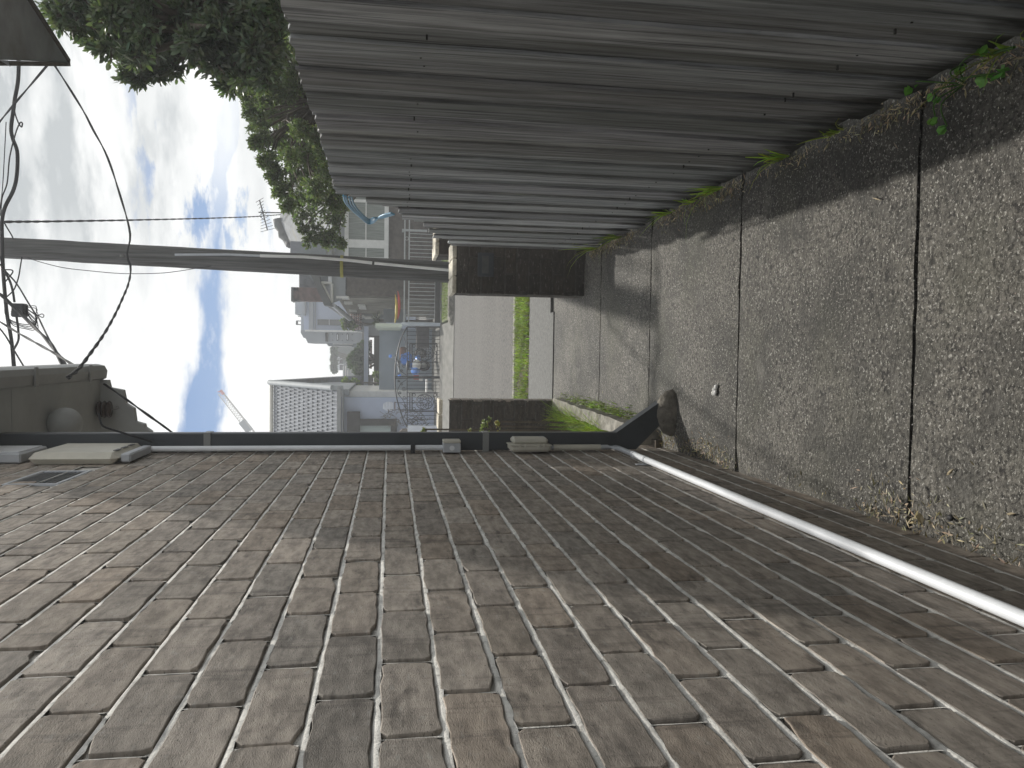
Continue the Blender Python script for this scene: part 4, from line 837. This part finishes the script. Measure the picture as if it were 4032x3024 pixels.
for (ya, yb3) in ((1354, 1426), (1547, 1618)):
    mb = MB(); x0, x1 = 1613, 1721; yc = (ya+yb3)/2; 
    for a_, b_ in (((x0, ya), (x0, yb3)), ((x1, ya), (x1, yb3)), ((x0, ya), (x1, ya)), ((x0, yb3), (x1, yb3)), ((x0+10, ya), (x0+10, yb3))): mb.tube([gp(*a_), gp(*b_)], .013, 5)
    for i in range(9): mb.tube([gp(x0+5+3.5*math.cos(a), ya+4+i*8+3.5*math.sin(a)) for a in [k*math.pi/4 for k in range(9)]], .005, 4, cap=False)
    cx_ = x0+10+(x1-x0-10)*.5
    for R_r in (30, 9): mb.tube([gp(cx_+R_r*1.15*math.cos(a), yc+R_r*math.sin(a)) for a in [k*math.pi/12 for k in range(25)]], .011, 5, cap=False)
    for k in range(8):
        a0 = k*math.pi/4+.39; cc = (cx_+20*1.15*math.cos(a0), yc+20*math.sin(a0)); mb.tube([gp(cc[0]+7*math.cos(a), cc[1]+7*math.sin(a)) for a in [q*math.pi/6 for q in range(13)]], .010, 4, cap=False)
        mb.tube([gp(cx_+9*math.cos(a0), yc+9*math.sin(a0)), gp(cc[0], cc[1])], .010, 4)
    for cx2, cy2 in ((x0+17, ya+8), (x0+17, yb3-8), (x1-8, ya+8), (x1-8, yb3-8), (x0+14, yc), (x1-6, yc)): mb.tube([gp(cx2+6*math.cos(a), cy2+6*math.sin(a)) for a in [q*math.pi/5 for q in range(11)]], .010, 4, cap=False)
    mb.build('ornate_panel', ironM, gt)
# white low wall right of the gates
wl2 = MB(); a, b, c, d = ext(1605, 1716, 1677, 1760, GY); wl2.box((a, GY-.05, 0), (b, GY+.15, d)); tag(wl2.build('panel_wall', renderM), 'white panelled low wall beside the left end of the iron gates', 'wall')
# courtyard shade wall / planter behind gates
cy = MB(); fb(cy, 1640, 1690, 1287, 1372, 25.6, .5); tag(cy.build('courtyard_planter', M('planter_brick', (.09, .085, .085), .9, .3, 5)), 'dark brick planter in the courtyard behind the right-hand gate leaf', 'planter')
# scooter
MY = 24.3
sc = thing('motor_scooter', (P(1690, 1440, MY).x, MY, .03), 'blue motor scooter with round mirrors parked behind the iron gates', 'scooter')
def sp_(x, y, dy=0.): return P(x, y, MY+dy)
for (x, y, r, dy) in ((1668, 1440, 24, -.25), (1655, 1392, 24, .75)):
    c_ = sp_(x, y, dy); Rr = r*MY/3123; mb = MB(); ring = [c_+Vector((Rr*.82*math.cos(a)*.75, Rr*.6*math.cos(a), Rr*.82*math.sin(a))) for a in [k*math.pi/10 for k in range(21)]]; mb.tube(ring, Rr*.24, 10, cap=False); wz = mb.build('wheel', rubberM, sc)
    mb = MB(); mb.ell(c_, (Rr*.5, Rr*.22, Rr*.55), 12, 6); mb.build('rim', M('alloy', (.3, .3, .3), .35, .1, 10, metal=.6), wz)
mb = MB(); mb.ell(sp_(1636, 1455, -.2), (.17, .34, .15), 16, 10); mb.ell(sp_(1618, 1430, .1), (.15, .35, .10), 14, 8); mb.ell(sp_(1645, 1415, .35), (.14, .35, .10), 12, 8); mb.build('bodywork', scootM, sc)
mb = MB(); mb.ell(sp_(1640, 1437, -.42), (.17, .10, .13), 14, 8); mb.build('rear_panel', whiteM, sc)
mb = MB(); mb.ell(sp_(1606, 1438, -.1), (.15, .40, .055), 14, 8); mb.build('seat', darkplM, sc)
mb = MB(); mb.prism([sp_(1575, 1425, .55), sp_(1580, 1395, .55), sp_(1608, 1385, .6), sp_(1625, 1400, .6), sp_(1620, 1425, .6), sp_(1592, 1440, .55)], (0, .10, 0)); mb.build('front_shield', scootM, sc)
mb = MB(); mb.tube(smooth([sp_(1572, 1450, .5), sp_(1570, 1430, .52), sp_(1562, 1412, .55), sp_(1558, 1398, .5)]), .022, 8); mb.build('handlebar', darkplM, sc)
for (x, y) in ((1537, 1402), (1573, 1478)):
    c_ = sp_(x, y, .4); mb = MB(); mb.ell(c_, (.055, .018, .055), 14, 8); mr = mb.build('mirror', M('mirror_blue', (.16, .34, .85), .3, .05, 5), sc); mb = MB(); mb.tube([c_, sp_(1564, 1425, .5)], .010, 6); mb.build('mirror_stalk', chromeM, mr)
mb = MB(); mb.box(sp_(1650, 1478, -.45), sp_(1628, 1494, -.40), bev=.01); mb.build('tail_light', redM, sc)
mb = MB(); fb(mb, 1650, 1664, 1480, 1500, MY-.42, .03); mb.build('number_plate', whiteM, sc)
mb = MB(); fb(mb, 1573, 1600, 1366, 1418, MY+.9, .35, bev=.05); mb.build('top_box', brownM, sc)
# bright bench top in courtyard
bn = MB(); fb(bn, 1678, 1685, 1495, 1545, 24.8, .5); fb(bn, 1685, 1700, 1500, 1506, 24.9, .1); fb(bn, 1685, 1700, 1536, 1542, 24.9, .1); tag(bn.build('low_bench', whiteM), 'low white bench in the courtyard left of the scooter', 'bench')
# rounded white garden chair
gc = thing('garden_chair', (P(1600, 1600, 24.2).x, 24.2, 0), 'pale rounded garden chair behind the left-hand gate leaf', 'chair')
mb = MB(); n = 12; c_ = P(1532, 1600, 24.2)
for k in range(7): zz = .16-.045*k; wdt = .13*math.sqrt(max(.05, 1-((zz-.0)/.19)**2)); mb.tube([c_+Vector((wdt*math.cos(a), .06*math.sin(a), zz)) for a in [q*math.pi/8 for q in range(17)]], .020, 6, cap=False)
mb.build('backrest', renderM, gc)
mb = MB(); fb(mb, 1553, 1557, 1584, 1614, 24.05, .3); mb.build('seat', M('cane', (.18, .12, .08), .7, .2, 9), gc)
for y in (1585, 1613):
    for dy in (0, .28): mb = MB(); mb.tube([P(1556, y, 24.1+dy), P(1672, y+(0), 24.1+dy)], .010, 5); mb.build('leg', ironM, gc)
# mailbox by white house
hb = MB(); hb.prism([P(1585, 1690, 22.9), P(1572, 1702, 22.9), P(1567, 1722, 22.9), P(1606, 1722, 22.9), P(1606, 1690, 22.9)], (0, .25, 0)); tag(hb.build('gate_letterbox', M('box_brown', (.12, .10, .08), .7, .2, 6)), 'small brown pitched letterbox on the white low wall', 'letterbox')
# --- crane
CRY = 88.
cr = thing('tower_crane', P(985, 1715, CRY), 'distant tower crane jib rising against the clouds beside the downpipe', 'crane')
A0, A1 = P(1070, 1790, CRY), P(872, 1541, CRY); dv = (A1-A0); ddir = dv.normalized(); nv_ = Vector((-ddir.z, 0, ddir.x)).normalized()
if nv_.z < 0: nv_ = -nv_
mb = MB(); hh = .41
ch_ = [Vector((0, 0, 0)), nv_*hh*1.5+Vector((0, .26, 0)), Vector((0, .52, 0))]
for c in ch_: mb.tube([A0+c, A1+c*.8], .045, 5)
n = 30
for k in range(n):
    a, b = A0.lerp(A1, k/n), A0.lerp(A1, (k+1)/n); f_ = 1-.2*k/n
    mb.tube([a+ch_[0]*f_, (a+b)/2+ch_[1]*f_], .024, 4); mb.tube([(a+b)/2+ch_[1]*f_, b+ch_[0]*f_], .024, 4); mb.tube([a+ch_[2]*f_, (a+b)/2+ch_[1]*f_], .02, 4)
mb.build('jib', craneM, cr)
mb = MB(); a = A0.lerp(A1, .56); b = A0.lerp(A1, .40); mb.prism([a+nv_*.68, a-nv_*.05, b-nv_*.05, b+nv_*.68], (0, .5, 0)); mb.build('counter_panel', M('crane_panel', (.16, .18, .20), .6, .1, .5), cr)
mb = MB(); mb.tube([A1-ddir*.4, A1+ddir*.16], .15, 6); mb.tube([A1+nv_*.1, A1+nv_*.47+Vector((.26, 0, 0))], .06, 5); mb.build('jib_head', redM, cr)

# ================================================================== TREES AND PLANTS
def tree(name, label, clumps, trunk, mat, L, W_, per, kind='twigs', group=None, six=False, lo=.55, hi=1.35, limb=.05):
    """clumps: (x, y, radius_px, Y); trunk: world points; each clump gets twigs carrying leaves"""
    base = Vector(trunk[0]); t = thing(name, base, label, 'tree', group)
    mb = MB(); mb.tube(smooth(trunk, 4), [limb*(1-.6*i/(4*(len(trunk)-1))) for i in range(4*(len(trunk)-1)+1)], 10)
    mb.build('trunk', barkM, t); br = MB(); Vs = []; top_ = Vector(trunk[-1]); Vt = None
    cs = []; 
    for (x, y, r, Y) in clumps:
        c = P(x, y, Y); R = r*Y/FPX; cs.append((c, R))
        br.tube(smooth([top_.lerp(Vector(trunk[max(0, len(trunk)-2)]), random.random()), top_.lerp(c, .5)+Vector((0, 0, random.uniform(-.1, .15))), c], 3), [limb*.45*(1-.12*i) for i in range(7)], 5)
        for _ in range(4): br.tube([c, c+Vector(rng.normal(size=3))*R*.55], [limb*.13, limb*.05], 4)
        n = int(per*max(1, (R/.35))**2); u = rng.normal(size=(n, 3)); u /= np.linalg.norm(u, axis=1, keepdims=True)
        rad = R*(rng.uniform(.1, 1.15, (n, 1))**.7); ctr_ = np.array(c)+u*rad*np.array([1, 1, .95])
        if kind == 'twigs':
            k = 8; cc = np.repeat(ctr_, k, 0)+rng.normal(scale=L*.18, size=(n*k, 3)); ax = np.repeat(u+np.array([0, 0, .25]), k, 0); dr = ax*.8+rng.normal(scale=.75, size=(n*k, 3))
        else: cc, dr = ctr_, u+rng.normal(scale=.8, size=(n, 3))
        Vs.append(leaves(cc, dr, L*rng.uniform(.65, 1.2, len(cc)), W_*rng.uniform(.75, 1.2, len(cc)), six=six)[0])
    br.build('branches', barkM, t); V = np.concatenate(Vs); _, Fc, k = leaves(np.zeros((1, 3)), np.ones((1, 3)), 1, 1, six=six)
    npmesh('crown', V, Fc, k, mat, tints(len(V), lo, hi), t); return t
c1_ = []
def fillc(poly_rows, step, r, Ys, out, jitter=.35):
    """rows: (x, y0, y1) spans in which clumps are set"""
    for (x, y0, y1) in poly_rows:
        y = y0
        while y < y1: out.append((x+random.uniform(-1, 1)*step*jitter, y+random.uniform(-1, 1)*step*jitter, r*random.uniform(.8, 1.15), random.uniform(*Ys))); y += step
fillc([(255, -140, 60), (310, -140, 110), (375, -140, 150), (440, -140, 185), (500, -140, 225), (560, -140, 235), (620, -140, 235), (680, -140, 215), (740, -140, 230), (800, -140, 250), (860, -140, 280), (915, -140, 310), (970, -140, 330), (1030, -140, 330), (1085, -140, 250)], 62, 47, (4.4, 5.6), c1_)
c1_ += [(510, 275, 34, 5), (540, 300, 26, 5), (395, 175, 28, 5), (250, 60, 30, 5), (215, 30, 30, 5), (900, 330, 28, 5), (690, 270, 26, 5), (620, 290, 22, 5)]
tree('broadleaf_tree', 'large dark broad-leaved tree leaning over the near end of the paling fence', c1_, [(2.2, 5.2, 0), (2.15, 5.1, 1.2), (2.0, 5.0, 2.0), (1.9, 5.0, 2.6)], leafbM, .060, .021, 25, six=True, limb=.09)
c2_ = []
fillc([(990, 300, 420), (1030, 180, 520), (1070, 120, 560), (1110, 90, 640), (1150, 60, 700), (1190, 60, 780), (1230, 100, 800), (1270, 180, 800), (1310, 240, 820)], 52, 40, (6.8, 8.6), c2_)
c2_ += [(960, 310, 30, 7.4), (975, 380, 30, 7.4), (1020, 480, 36, 7.5), (1030, 560, 36, 7.5), (1060, 620, 38, 7.5), (1090, 680, 38, 7.6), (1125, 740, 36, 7.7), (1160, 800, 32, 7.8), (985, 440, 26, 7.5), (1010, 560, 26, 7.5), (1040, 640, 24, 7.5), (1075, 700, 28, 7.6), (1100, 760, 24, 7.7), (965, 370, 22, 7.5), (1130, 810, 22, 7.6)]
tree('bushy_tree', 'pale green small-leaved tree behind the middle of the paling fence', c2_, [(2.6, 7.8, 0), (2.55, 7.8, 1.0), (2.5, 7.8, 1.7), (2.3, 7.7, 2.2)], leafsM, .036, .0155, 80, limb=.04)
c3_ = [(1180, 850, 30, 10), (1230, 840, 34, 10), (1290, 850, 30, 10), (1240, 900, 30, 10), (1270, 935, 32, 10), (1220, 950, 24, 10), (1310, 930, 26, 10), (1330, 880, 26, 10), (1195, 900, 20, 10), (1290, 960, 22, 10), (1345, 830, 28, 10), (1345, 960, 16, 10)]
tree('young_tree', 'slender open young tree in front of the slate roof of the brown house', c3_, [(2.3, 10, .1), (2.25, 10, 1.0), (2.1, 10, 1.7), (1.9, 10, 2.1)], leafsM, .045, .022, 40, limb=.028)
c4_ = []
for k in range(26): x = random.uniform(1385, 1440); f = (1440-x)/60; y = random.uniform(1340+70*f, 1510-80*f); c4_.append((x, y, 16, 36+random.uniform(-.8, .8)))
tree('clipped_conifer', 'dense dark conifer behind the long carport fascia', c4_, [(P(1600, 1420, 36).x, 36, 0), (P(1500, 1420, 36).x, 36, 1.5), (P(1440, 1420, 36).x, 36, 2.2)], hedgeM, .16, .07, 420, kind='leaf', limb=.1)
c5_ = [(1312+random.uniform(0, 7), 1370+k*6, 8, 68) for k in range(16)]
tree('roof_hedge', 'thin planted hedge along the top of the distant apartment block', c5_, [(P(1345, 1400, 68).x, 68, 4.5), (P(1330, 1400, 68).x, 68, 5.2)], hedgeM, .22, .1, 200, kind='leaf', limb=.06)
c6_ = [(1395, 1505, 12, 31), (1405, 1520, 12, 31), (1375, 1512, 9, 31), (1490, 1500, 8, 32.5), (1480, 1475, 8, 32.5), (1360, 1500, 8, 31)]
tree('potted_shrub', 'small light green shrub beside the white house gable', c6_, [(P(1700, 1510, 31).x, 31, 0), (P(1500, 1510, 31).x, 31, 1.2), (P(1430, 1508, 31).x, 31, 2.0)], grassM, .14, .06, 150, kind='leaf', limb=.04)
c7_ = [(1372, 1270, 14, 29), (1390, 1285, 12, 29), (1355, 1262, 10, 29), (1360, 1285, 9, 29)]
tree('small_tree', 'small leafy treetop beyond the side roof of the brown house', c7_, [(P(1600, 1275, 29).x, 29, 0), (P(1450, 1275, 29).x, 29, 1.5), (P(1400, 1275, 29).x, 29, 2.2)], leafsM, .12, .05, 130, kind='leaf', limb=.04)
# spiky palm in the side passage, dry climber on gates
pmn = thing('yucca', (P(1600, 1262, 27).x, 27, 0), 'spiky leaved yucca in the side passage beyond the pale fence', 'plant')
mb = MB(); c_ = P(1490, 1262, 27)
for k in range(34): a = random.uniform(0, 6.28); e_ = random.uniform(-.3, 1.3); d = Vector((math.cos(a)*math.cos(e_), math.sin(a)*math.cos(e_), math.sin(e_))); mb.tube([c_, c_+d*.18, c_+d*.36+Vector((0, 0, -.06))], [.016, .013, .002], 4)
mb.build('leaves', leafsM, pmn); mb = MB(); mb.tube([c_, (c_.x, 27, 0)], .05, 7); mb.build('trunk', barkM, pmn)
cb = MB()
for k in range(70):
    y = random.uniform(1615, 1680); x = random.uniform(1520, 1690) if k % 3 else random.uniform(1600, 1700); p0 = P(x, y, 23.3); pts = [p0]
    for _ in range(5): pts.append(pts[-1]+Vector((random.uniform(-.07, .07), random.uniform(-.03, .03), random.uniform(-.02, .10))))
    cb.tube(smooth(pts, 2), .007, 4)
tag(cb.build('bare_shrub', barkM), 'tangle of bare brown twigs behind the left end of the iron gates', 'shrub')

def blades(pts, L, W_, up=.9, spread=.6, seg=4):
    """curved grass blades: pts (n,3)"""
    n = len(pts); d = rng.normal(size=(n, 3)); d[:, 2] = 0; d /= np.linalg.norm(d, axis=1, keepdims=True); s_ = np.stack([-d[:, 1], d[:, 0], np.zeros(n)], 1)
    L = np.asarray(L).reshape(-1, 1)*rng.uniform(.5, 1.15, (n, 1)); sp__ = rng.uniform(.1, spread, (n, 1)); dr = rng.uniform(0, 1, (n, 1)); rows = []
    for k in range(seg+1):
        t = k/seg; c = pts+d*L*sp__*(t**1.6)+np.array([0, 0, 1.])*L*(up*t-dr*.55*t**2.4); w_ = W_*(1-t)**.6*.5+.0002; rows += [c-s_*w_, c+s_*w_]
    return np.stack(rows, 1), np.array([[2*k, 2*k+1, 2*k+3, 2*k+2] for k in range(seg)]), 2*(seg+1)
def grass(name, pts, L, W_, label=None, cat=None, kind=None, mat=grassM, parent=None, lo=.55, hi=1.5, **kw):
    V, Fc, k = blades(np.array(pts), L, W_, **kw); o = npmesh(name, V, Fc, k, mat, tints(len(V), lo, hi, .18), parent); return tag(o, label, cat, None, kind)
# verge grass
pts = np.stack([rng.uniform(-2.2, 2.2, 15000), rng.uniform(7.86, 8.70, 15000), np.full(15000, .05)], 1)
m_ = (np.sin(pts[:, 0]*5)+np.sin(pts[:, 0]*13+pts[:, 1]*7)*.6+rng.normal(size=15000)*.7) > -1.1; pts = pts[m_]
grass('grass', pts, .085, .0065, 'bright sunlit strip of grass between the footpath and the road', 'grass', 'stuff', spread=.9)
pts = np.stack([rng.uniform(.85, 9, 9000), rng.uniform(18.9, 21.2, 9000), np.full(9000, .08)], 1)
grass('nature_strip_grass', pts, .06, .012, 'thin turf on the far side of the road', 'grass', 'stuff', lo=.4, hi=.9)
# grass in the garden bed by the edging
n = 1500; yy = rng.uniform(4.75, 6.2, n); xx = ex0-.09+(-.385-ex0)*(gy-yy)/(gy-4.02)-np.abs(rng.normal(scale=.09, size=n)); pts = np.stack([xx, yy, np.full(n, .07)], 1)
grass('garden_grass', pts, .22, .0055, 'tuft of long green grass in the garden bed behind the concrete edging', 'grass', 'stuff', spread=1.0)
# weeds along the edging on the path side
n = 700; t = rng.uniform(0, 1, n); t = np.where(rng.uniform(size=n) < .6, rng.normal(.55, .18, n), t).clip(0, 1); yy = gy-(gy-4.0)*t; xx = ex0+(-.385-ex0)*t+np.abs(rng.normal(scale=.026, size=n))+.003
grass('edging_weeds', np.stack([xx, yy, .01*yy], 1), .055, .004, 'low weeds and litter growing along the path side of the concrete edging', 'weeds', 'stuff', spread=1.3, lo=.4, hi=1.2)
# succulents
def jade(x, y, Y, n, R, label):
    c = P(x, y, Y); t = thing('jade_plant', (c.x, c.y, .07), label, 'plant', None); mb = MB(); mb.tube([(c.x, c.y, .07), (c.x+.01, c.y, c.z)], .008, 6)
    tipsp = [c+Vector(rng.normal(size=3))*R*.5 for _ in range(max(2, n//7))]
    for q in tipsp: mb.tube([c-Vector((0, 0, R)), q], .004, 5)
    mb.build('stem', barkM, t); lf = MB()
    for k in range(n):
        q = tipsp[k % len(tipsp)]; a = random.uniform(0, 6.28); e_ = random.uniform(-.2, 1.2); d = Vector((math.cos(a)*math.cos(e_), math.sin(a)*math.cos(e_), math.sin(e_))); g_ = random.uniform(.7, 1.3)
        s_ = d.cross(Vector((0, 0, 1))).normalized(); cc = q+d*.016; nn = s_.cross(d)
        vs = []; 
        for j in range(5):
            th = math.pi*j/4
            for i in range(8): ph = 2*math.pi*i/8; vs.append(cc+d*(-math.cos(th)*.017)+s_*(math.sin(th)*math.cos(ph)*.011)+nn*(math.sin(th)*math.sin(ph)*.004))
        lf.add(vs, [(j*8+i, (j+1)*8+i, (j+1)*8+(i+1) % 8, j*8+(i+1) % 8) for j in range(4) for i in range(8)], (g_*random.choice((1, 1, 1.5)), g_, g_*.9), True)
    lf.build('leaves', jadeM, t)
jade(1905, 1683, 5.6, 60, .055, 'largest jade plant cluster showing beside the middle of the downpipe')
jade(1857, 1700, 5.6, 16, .025, 'small jade plant sprig directly above the largest cluster')
jade(1960, 1665, 5.6, 18, .025, 'narrow jade plant sprig leaning out furthest towards the path')
jade(1995, 1698, 5.6, 20, .025, 'lowest jade plant sprig tucked against the downpipe')
jade(1668, 1696, 5.9, 14, .022, 'highest jade plant sprig showing above the garden wall capping')
# grass tufts at the foot of the fence
def tuft(x, y, n, L, label, W_=.0062):
    c = G(x, y); pts = np.array([c.x, c.y, c.z])+rng.normal(scale=(.014, .03, 0), size=(n, 3)); pts[:, 0] = np.minimum(pts[:, 0], XR-.004); o = grass('grass_tuft', pts, L, W_, label, 'grass', None, spread=.9, lo=1.1, hi=2.6); o['group'] = 'grass tufts at the foot of the fence'
tuft(3085, 592, 24, .20, 'grass tuft growing against the fence nearest the photographer')
tuft(2830, 718, 30, .22, 'grass tuft second nearest along the fence foot')
tuft(2640, 815, 26, .19, 'middle grass tuft along the foot of the fence')
tuft(2440, 905, 24, .30, 'tall thin grass tuft near the far end of the fence')
tuft(2350, 950, 16, .32, 'farthest grass tuft at the foot of the fence by the pier')
tuft(3960, 160, 16, .16, 'grass tuft at the bottom right corner beside the leafy weed')
tuft(3300, 480, 12, .13, 'sparse grass tuft between the pale dry leaf and the nearest full tuft')
tuft(2730, 768, 12, .16, 'small grass tuft wedged between the middle tuft and its nearer neighbour')
tuft(2230, 985, 9, .20, 'few thin blades of grass where the fence meets the brick pier')
# leafy weed
cw = G(3800, 330); wdn = thing('weed', cw, 'leafy green weed sprawling over the path from the fence foot', 'weed'); mb = MB(); tipsw = [(3745, 470), (3720, 385), (3770, 500), (3830, 255), (3950, 190), (3925, 300), (3655, 325), (3990, 290)]
lfv = []
for (x, y) in tipsw:
    q = G(x, y)+Vector((0, 0, random.uniform(.02, .05))); mb.tube(smooth([cw, cw.lerp(q, .5)+Vector((0, 0, .04)), q], 4), .0022, 5)
    s_ = random.uniform(.026, .040); V, Fc, k = leaves(np.array([q, q+Vector((.004, .004, .004)), q]), np.array([[random.uniform(-1, 0), random.uniform(-1, 1), .1] for _ in range(3)]), np.array([s_, s_*.9, s_*.7]), np.array([s_*.9]*3), six=True); lfv.append(V)
mb.tube(smooth([G(4040, 140)+Vector((0, 0, .06)), G(3900, 195)+Vector((0, 0, .05)), G(3850, 212)+Vector((0, 0, .02)), G(3880, 225)+Vector((0, 0, .02)), G(4040, 190)+Vector((0, 0, .03))], 5), .0035, 6)
mb.build('stems', weedM, wdn); V = np.concatenate(lfv); npmesh('leaves', V, Fc, k, weedM, tints(len(V), 1.5, 2.4), wdn)
# litter: dry bits along both edges, fine bright chips over the slabs
n = 6500; side_ = rng.uniform(size=n); yy = rng.uniform(.8, 5.6, n)
clL = np.sin(yy*4.1)+np.sin(yy*9.7+1)*.6+rng.normal(size=n)*.5
xx = np.where(side_ < .5, XL+.008+np.abs(rng.normal(scale=.036, size=n))*(1+.5*(clL > .6)), XR-.005-np.abs(rng.normal(scale=.030, size=n)))
keep = (clL > .15) | ((side_ > .5) & (clL > -.5)); xx, yy = xx[keep], yy[keep]; n = len(xx)
cc = np.stack([xx, yy, .01*yy+rng.uniform(.001, .010, n)], 1); dr = rng.normal(size=(n, 3)); dr[:, 2] *= .25
V, Fc, k = leaves(cc, dr, rng.uniform(.008, .034, n), rng.uniform(.002, .006, n)); tag(npmesh('leaf_litter', V, Fc, k, litterM, tints(n, .45, 1.4)), 'dry grass bits and leaf litter gathered along both edges of the path', 'litter', None, 'stuff')
n = 4500; yy = rng.uniform(.7, 6.4, n)**1.0; xx = rng.uniform(XL+.02, XR-.02, n); cc = np.stack([xx, yy, .01*yy+.003], 1); dr = rng.normal(size=(n, 3)); dr[:, 2] *= .15
V, Fc, k = leaves(cc, dr, rng.uniform(.002, .008, n), rng.uniform(.001, .0028, n)); tag(npmesh('stone_chips', V, Fc, k, M('pale_chip', (.55, .52, .46), .8, .3, 30, attr=True), tints(n, .3, 1.2)), 'fine pale stone chips and specks scattered over the concrete path', 'chips', None, 'stuff')
def dryleaf(x, y, L, W_, ang, label, mat=litterM, name='dry_leaf', lift=.008, cat='leaf'):
    c = G(x, y); V, Fc, k = leaves(np.array([[c.x, c.y, c.z+lift]]), np.array([[math.cos(ang), math.sin(ang), .15]]), L, W_, cup=.3, six=True); top_ = V[0]; mb = MB(); th = .0012
    vs = [tuple(v) for v in top_]+[tuple(v-np.array([0, 0, th])) for v in top_]; fs = [tuple(f) for f in Fc]+[tuple(int(q)+k for q in reversed(f)) for f in Fc]; mb.add(vs, [tuple(int(q) for q in f) for f in fs]); return tag(mb.build(name, mat), label, cat)
dryleaf(3485, 412, .034, .014, .7, 'pale dry leaf standing against the foot of the fence')
dryleaf(3480, 790, .052, .007, 1.2, 'thin strip of bark lying on the slab to the right of the joint', name='bark_strip', cat='bark')
dryleaf(3765, 1845, .030, .008, 2.4, 'forked pale wood chip on the nearest slab', name='wood_chip', cat='wood chip')
dryleaf(3850, 1835, .020, .006, .8, 'short pale wood splinter just beside the forked chip', name='wood_splinter', cat='wood chip')
dryleaf(2560, 1600, .028, .010, 2.0, 'small white petal-like leaf above the mortar mound')
dryleaf(2505, 1742, .055, .022, 2.4, 'curled cream leaf caught among the weeds beside the edging')
dryleaf(3640, 2065, .032, .018, .3, 'crumpled straw coloured leaf at the foot of the brick wall')
dryleaf(4010, 2022, .026, .009, 1.9, 'small yellow dry leaf at the bottom edge of the path')
mb = MB(); c_ = G(2822, 1535)
for k in range(7): mb.ell(c_+Vector((random.uniform(-.016, .016), random.uniform(-.012, .012), .007+random.uniform(0, .006))), (.011, .010, .007), 8, 5, jit=.25)
tag(mb.build('crumpled_tissue', whiteM), 'crumpled white scrap of tissue on the path near the mortar mound', 'litter')
mb = MB(); c_ = G(3752, 2038); mb.ell(c_+Vector((0, 0, .006)), (.009, .010, .008), 10, 6, jit=.15); tag(mb.build('seed_pod', darkplM), 'small black seed pod lying alone near the brick wall', 'seed pod')

# added air volume imitating veiling lens glare; fades things with distance
hz = MB(); hz.box((-97, -10, -1.4), (97, 101, 19.6)); ho = hz.build('glare_haze', M('unused_surface', (1, 1, 1))); tag(ho, None, None, None, 'stuff'); ho['label'] = 'added thin veil in the air standing in for lens glare over the street'
hm = bpy.data.materials.new('glare_haze_air'); hm.use_nodes = True; ht = hm.node_tree; ht.nodes.clear(); hv = ht.nodes.new('ShaderNodeVolumePrincipled'); hout = ht.nodes.new('ShaderNodeOutputMaterial')
hv.inputs['Color'].default_value = (.93, .96, 1., 1); hv.inputs['Density'].default_value = .0048; hv.inputs['Anisotropy'].default_value = .25; ht.links.new(hv.outputs[0], hout.inputs['Volume'])
ho.data.materials.clear(); ho.data.materials.append(hm)
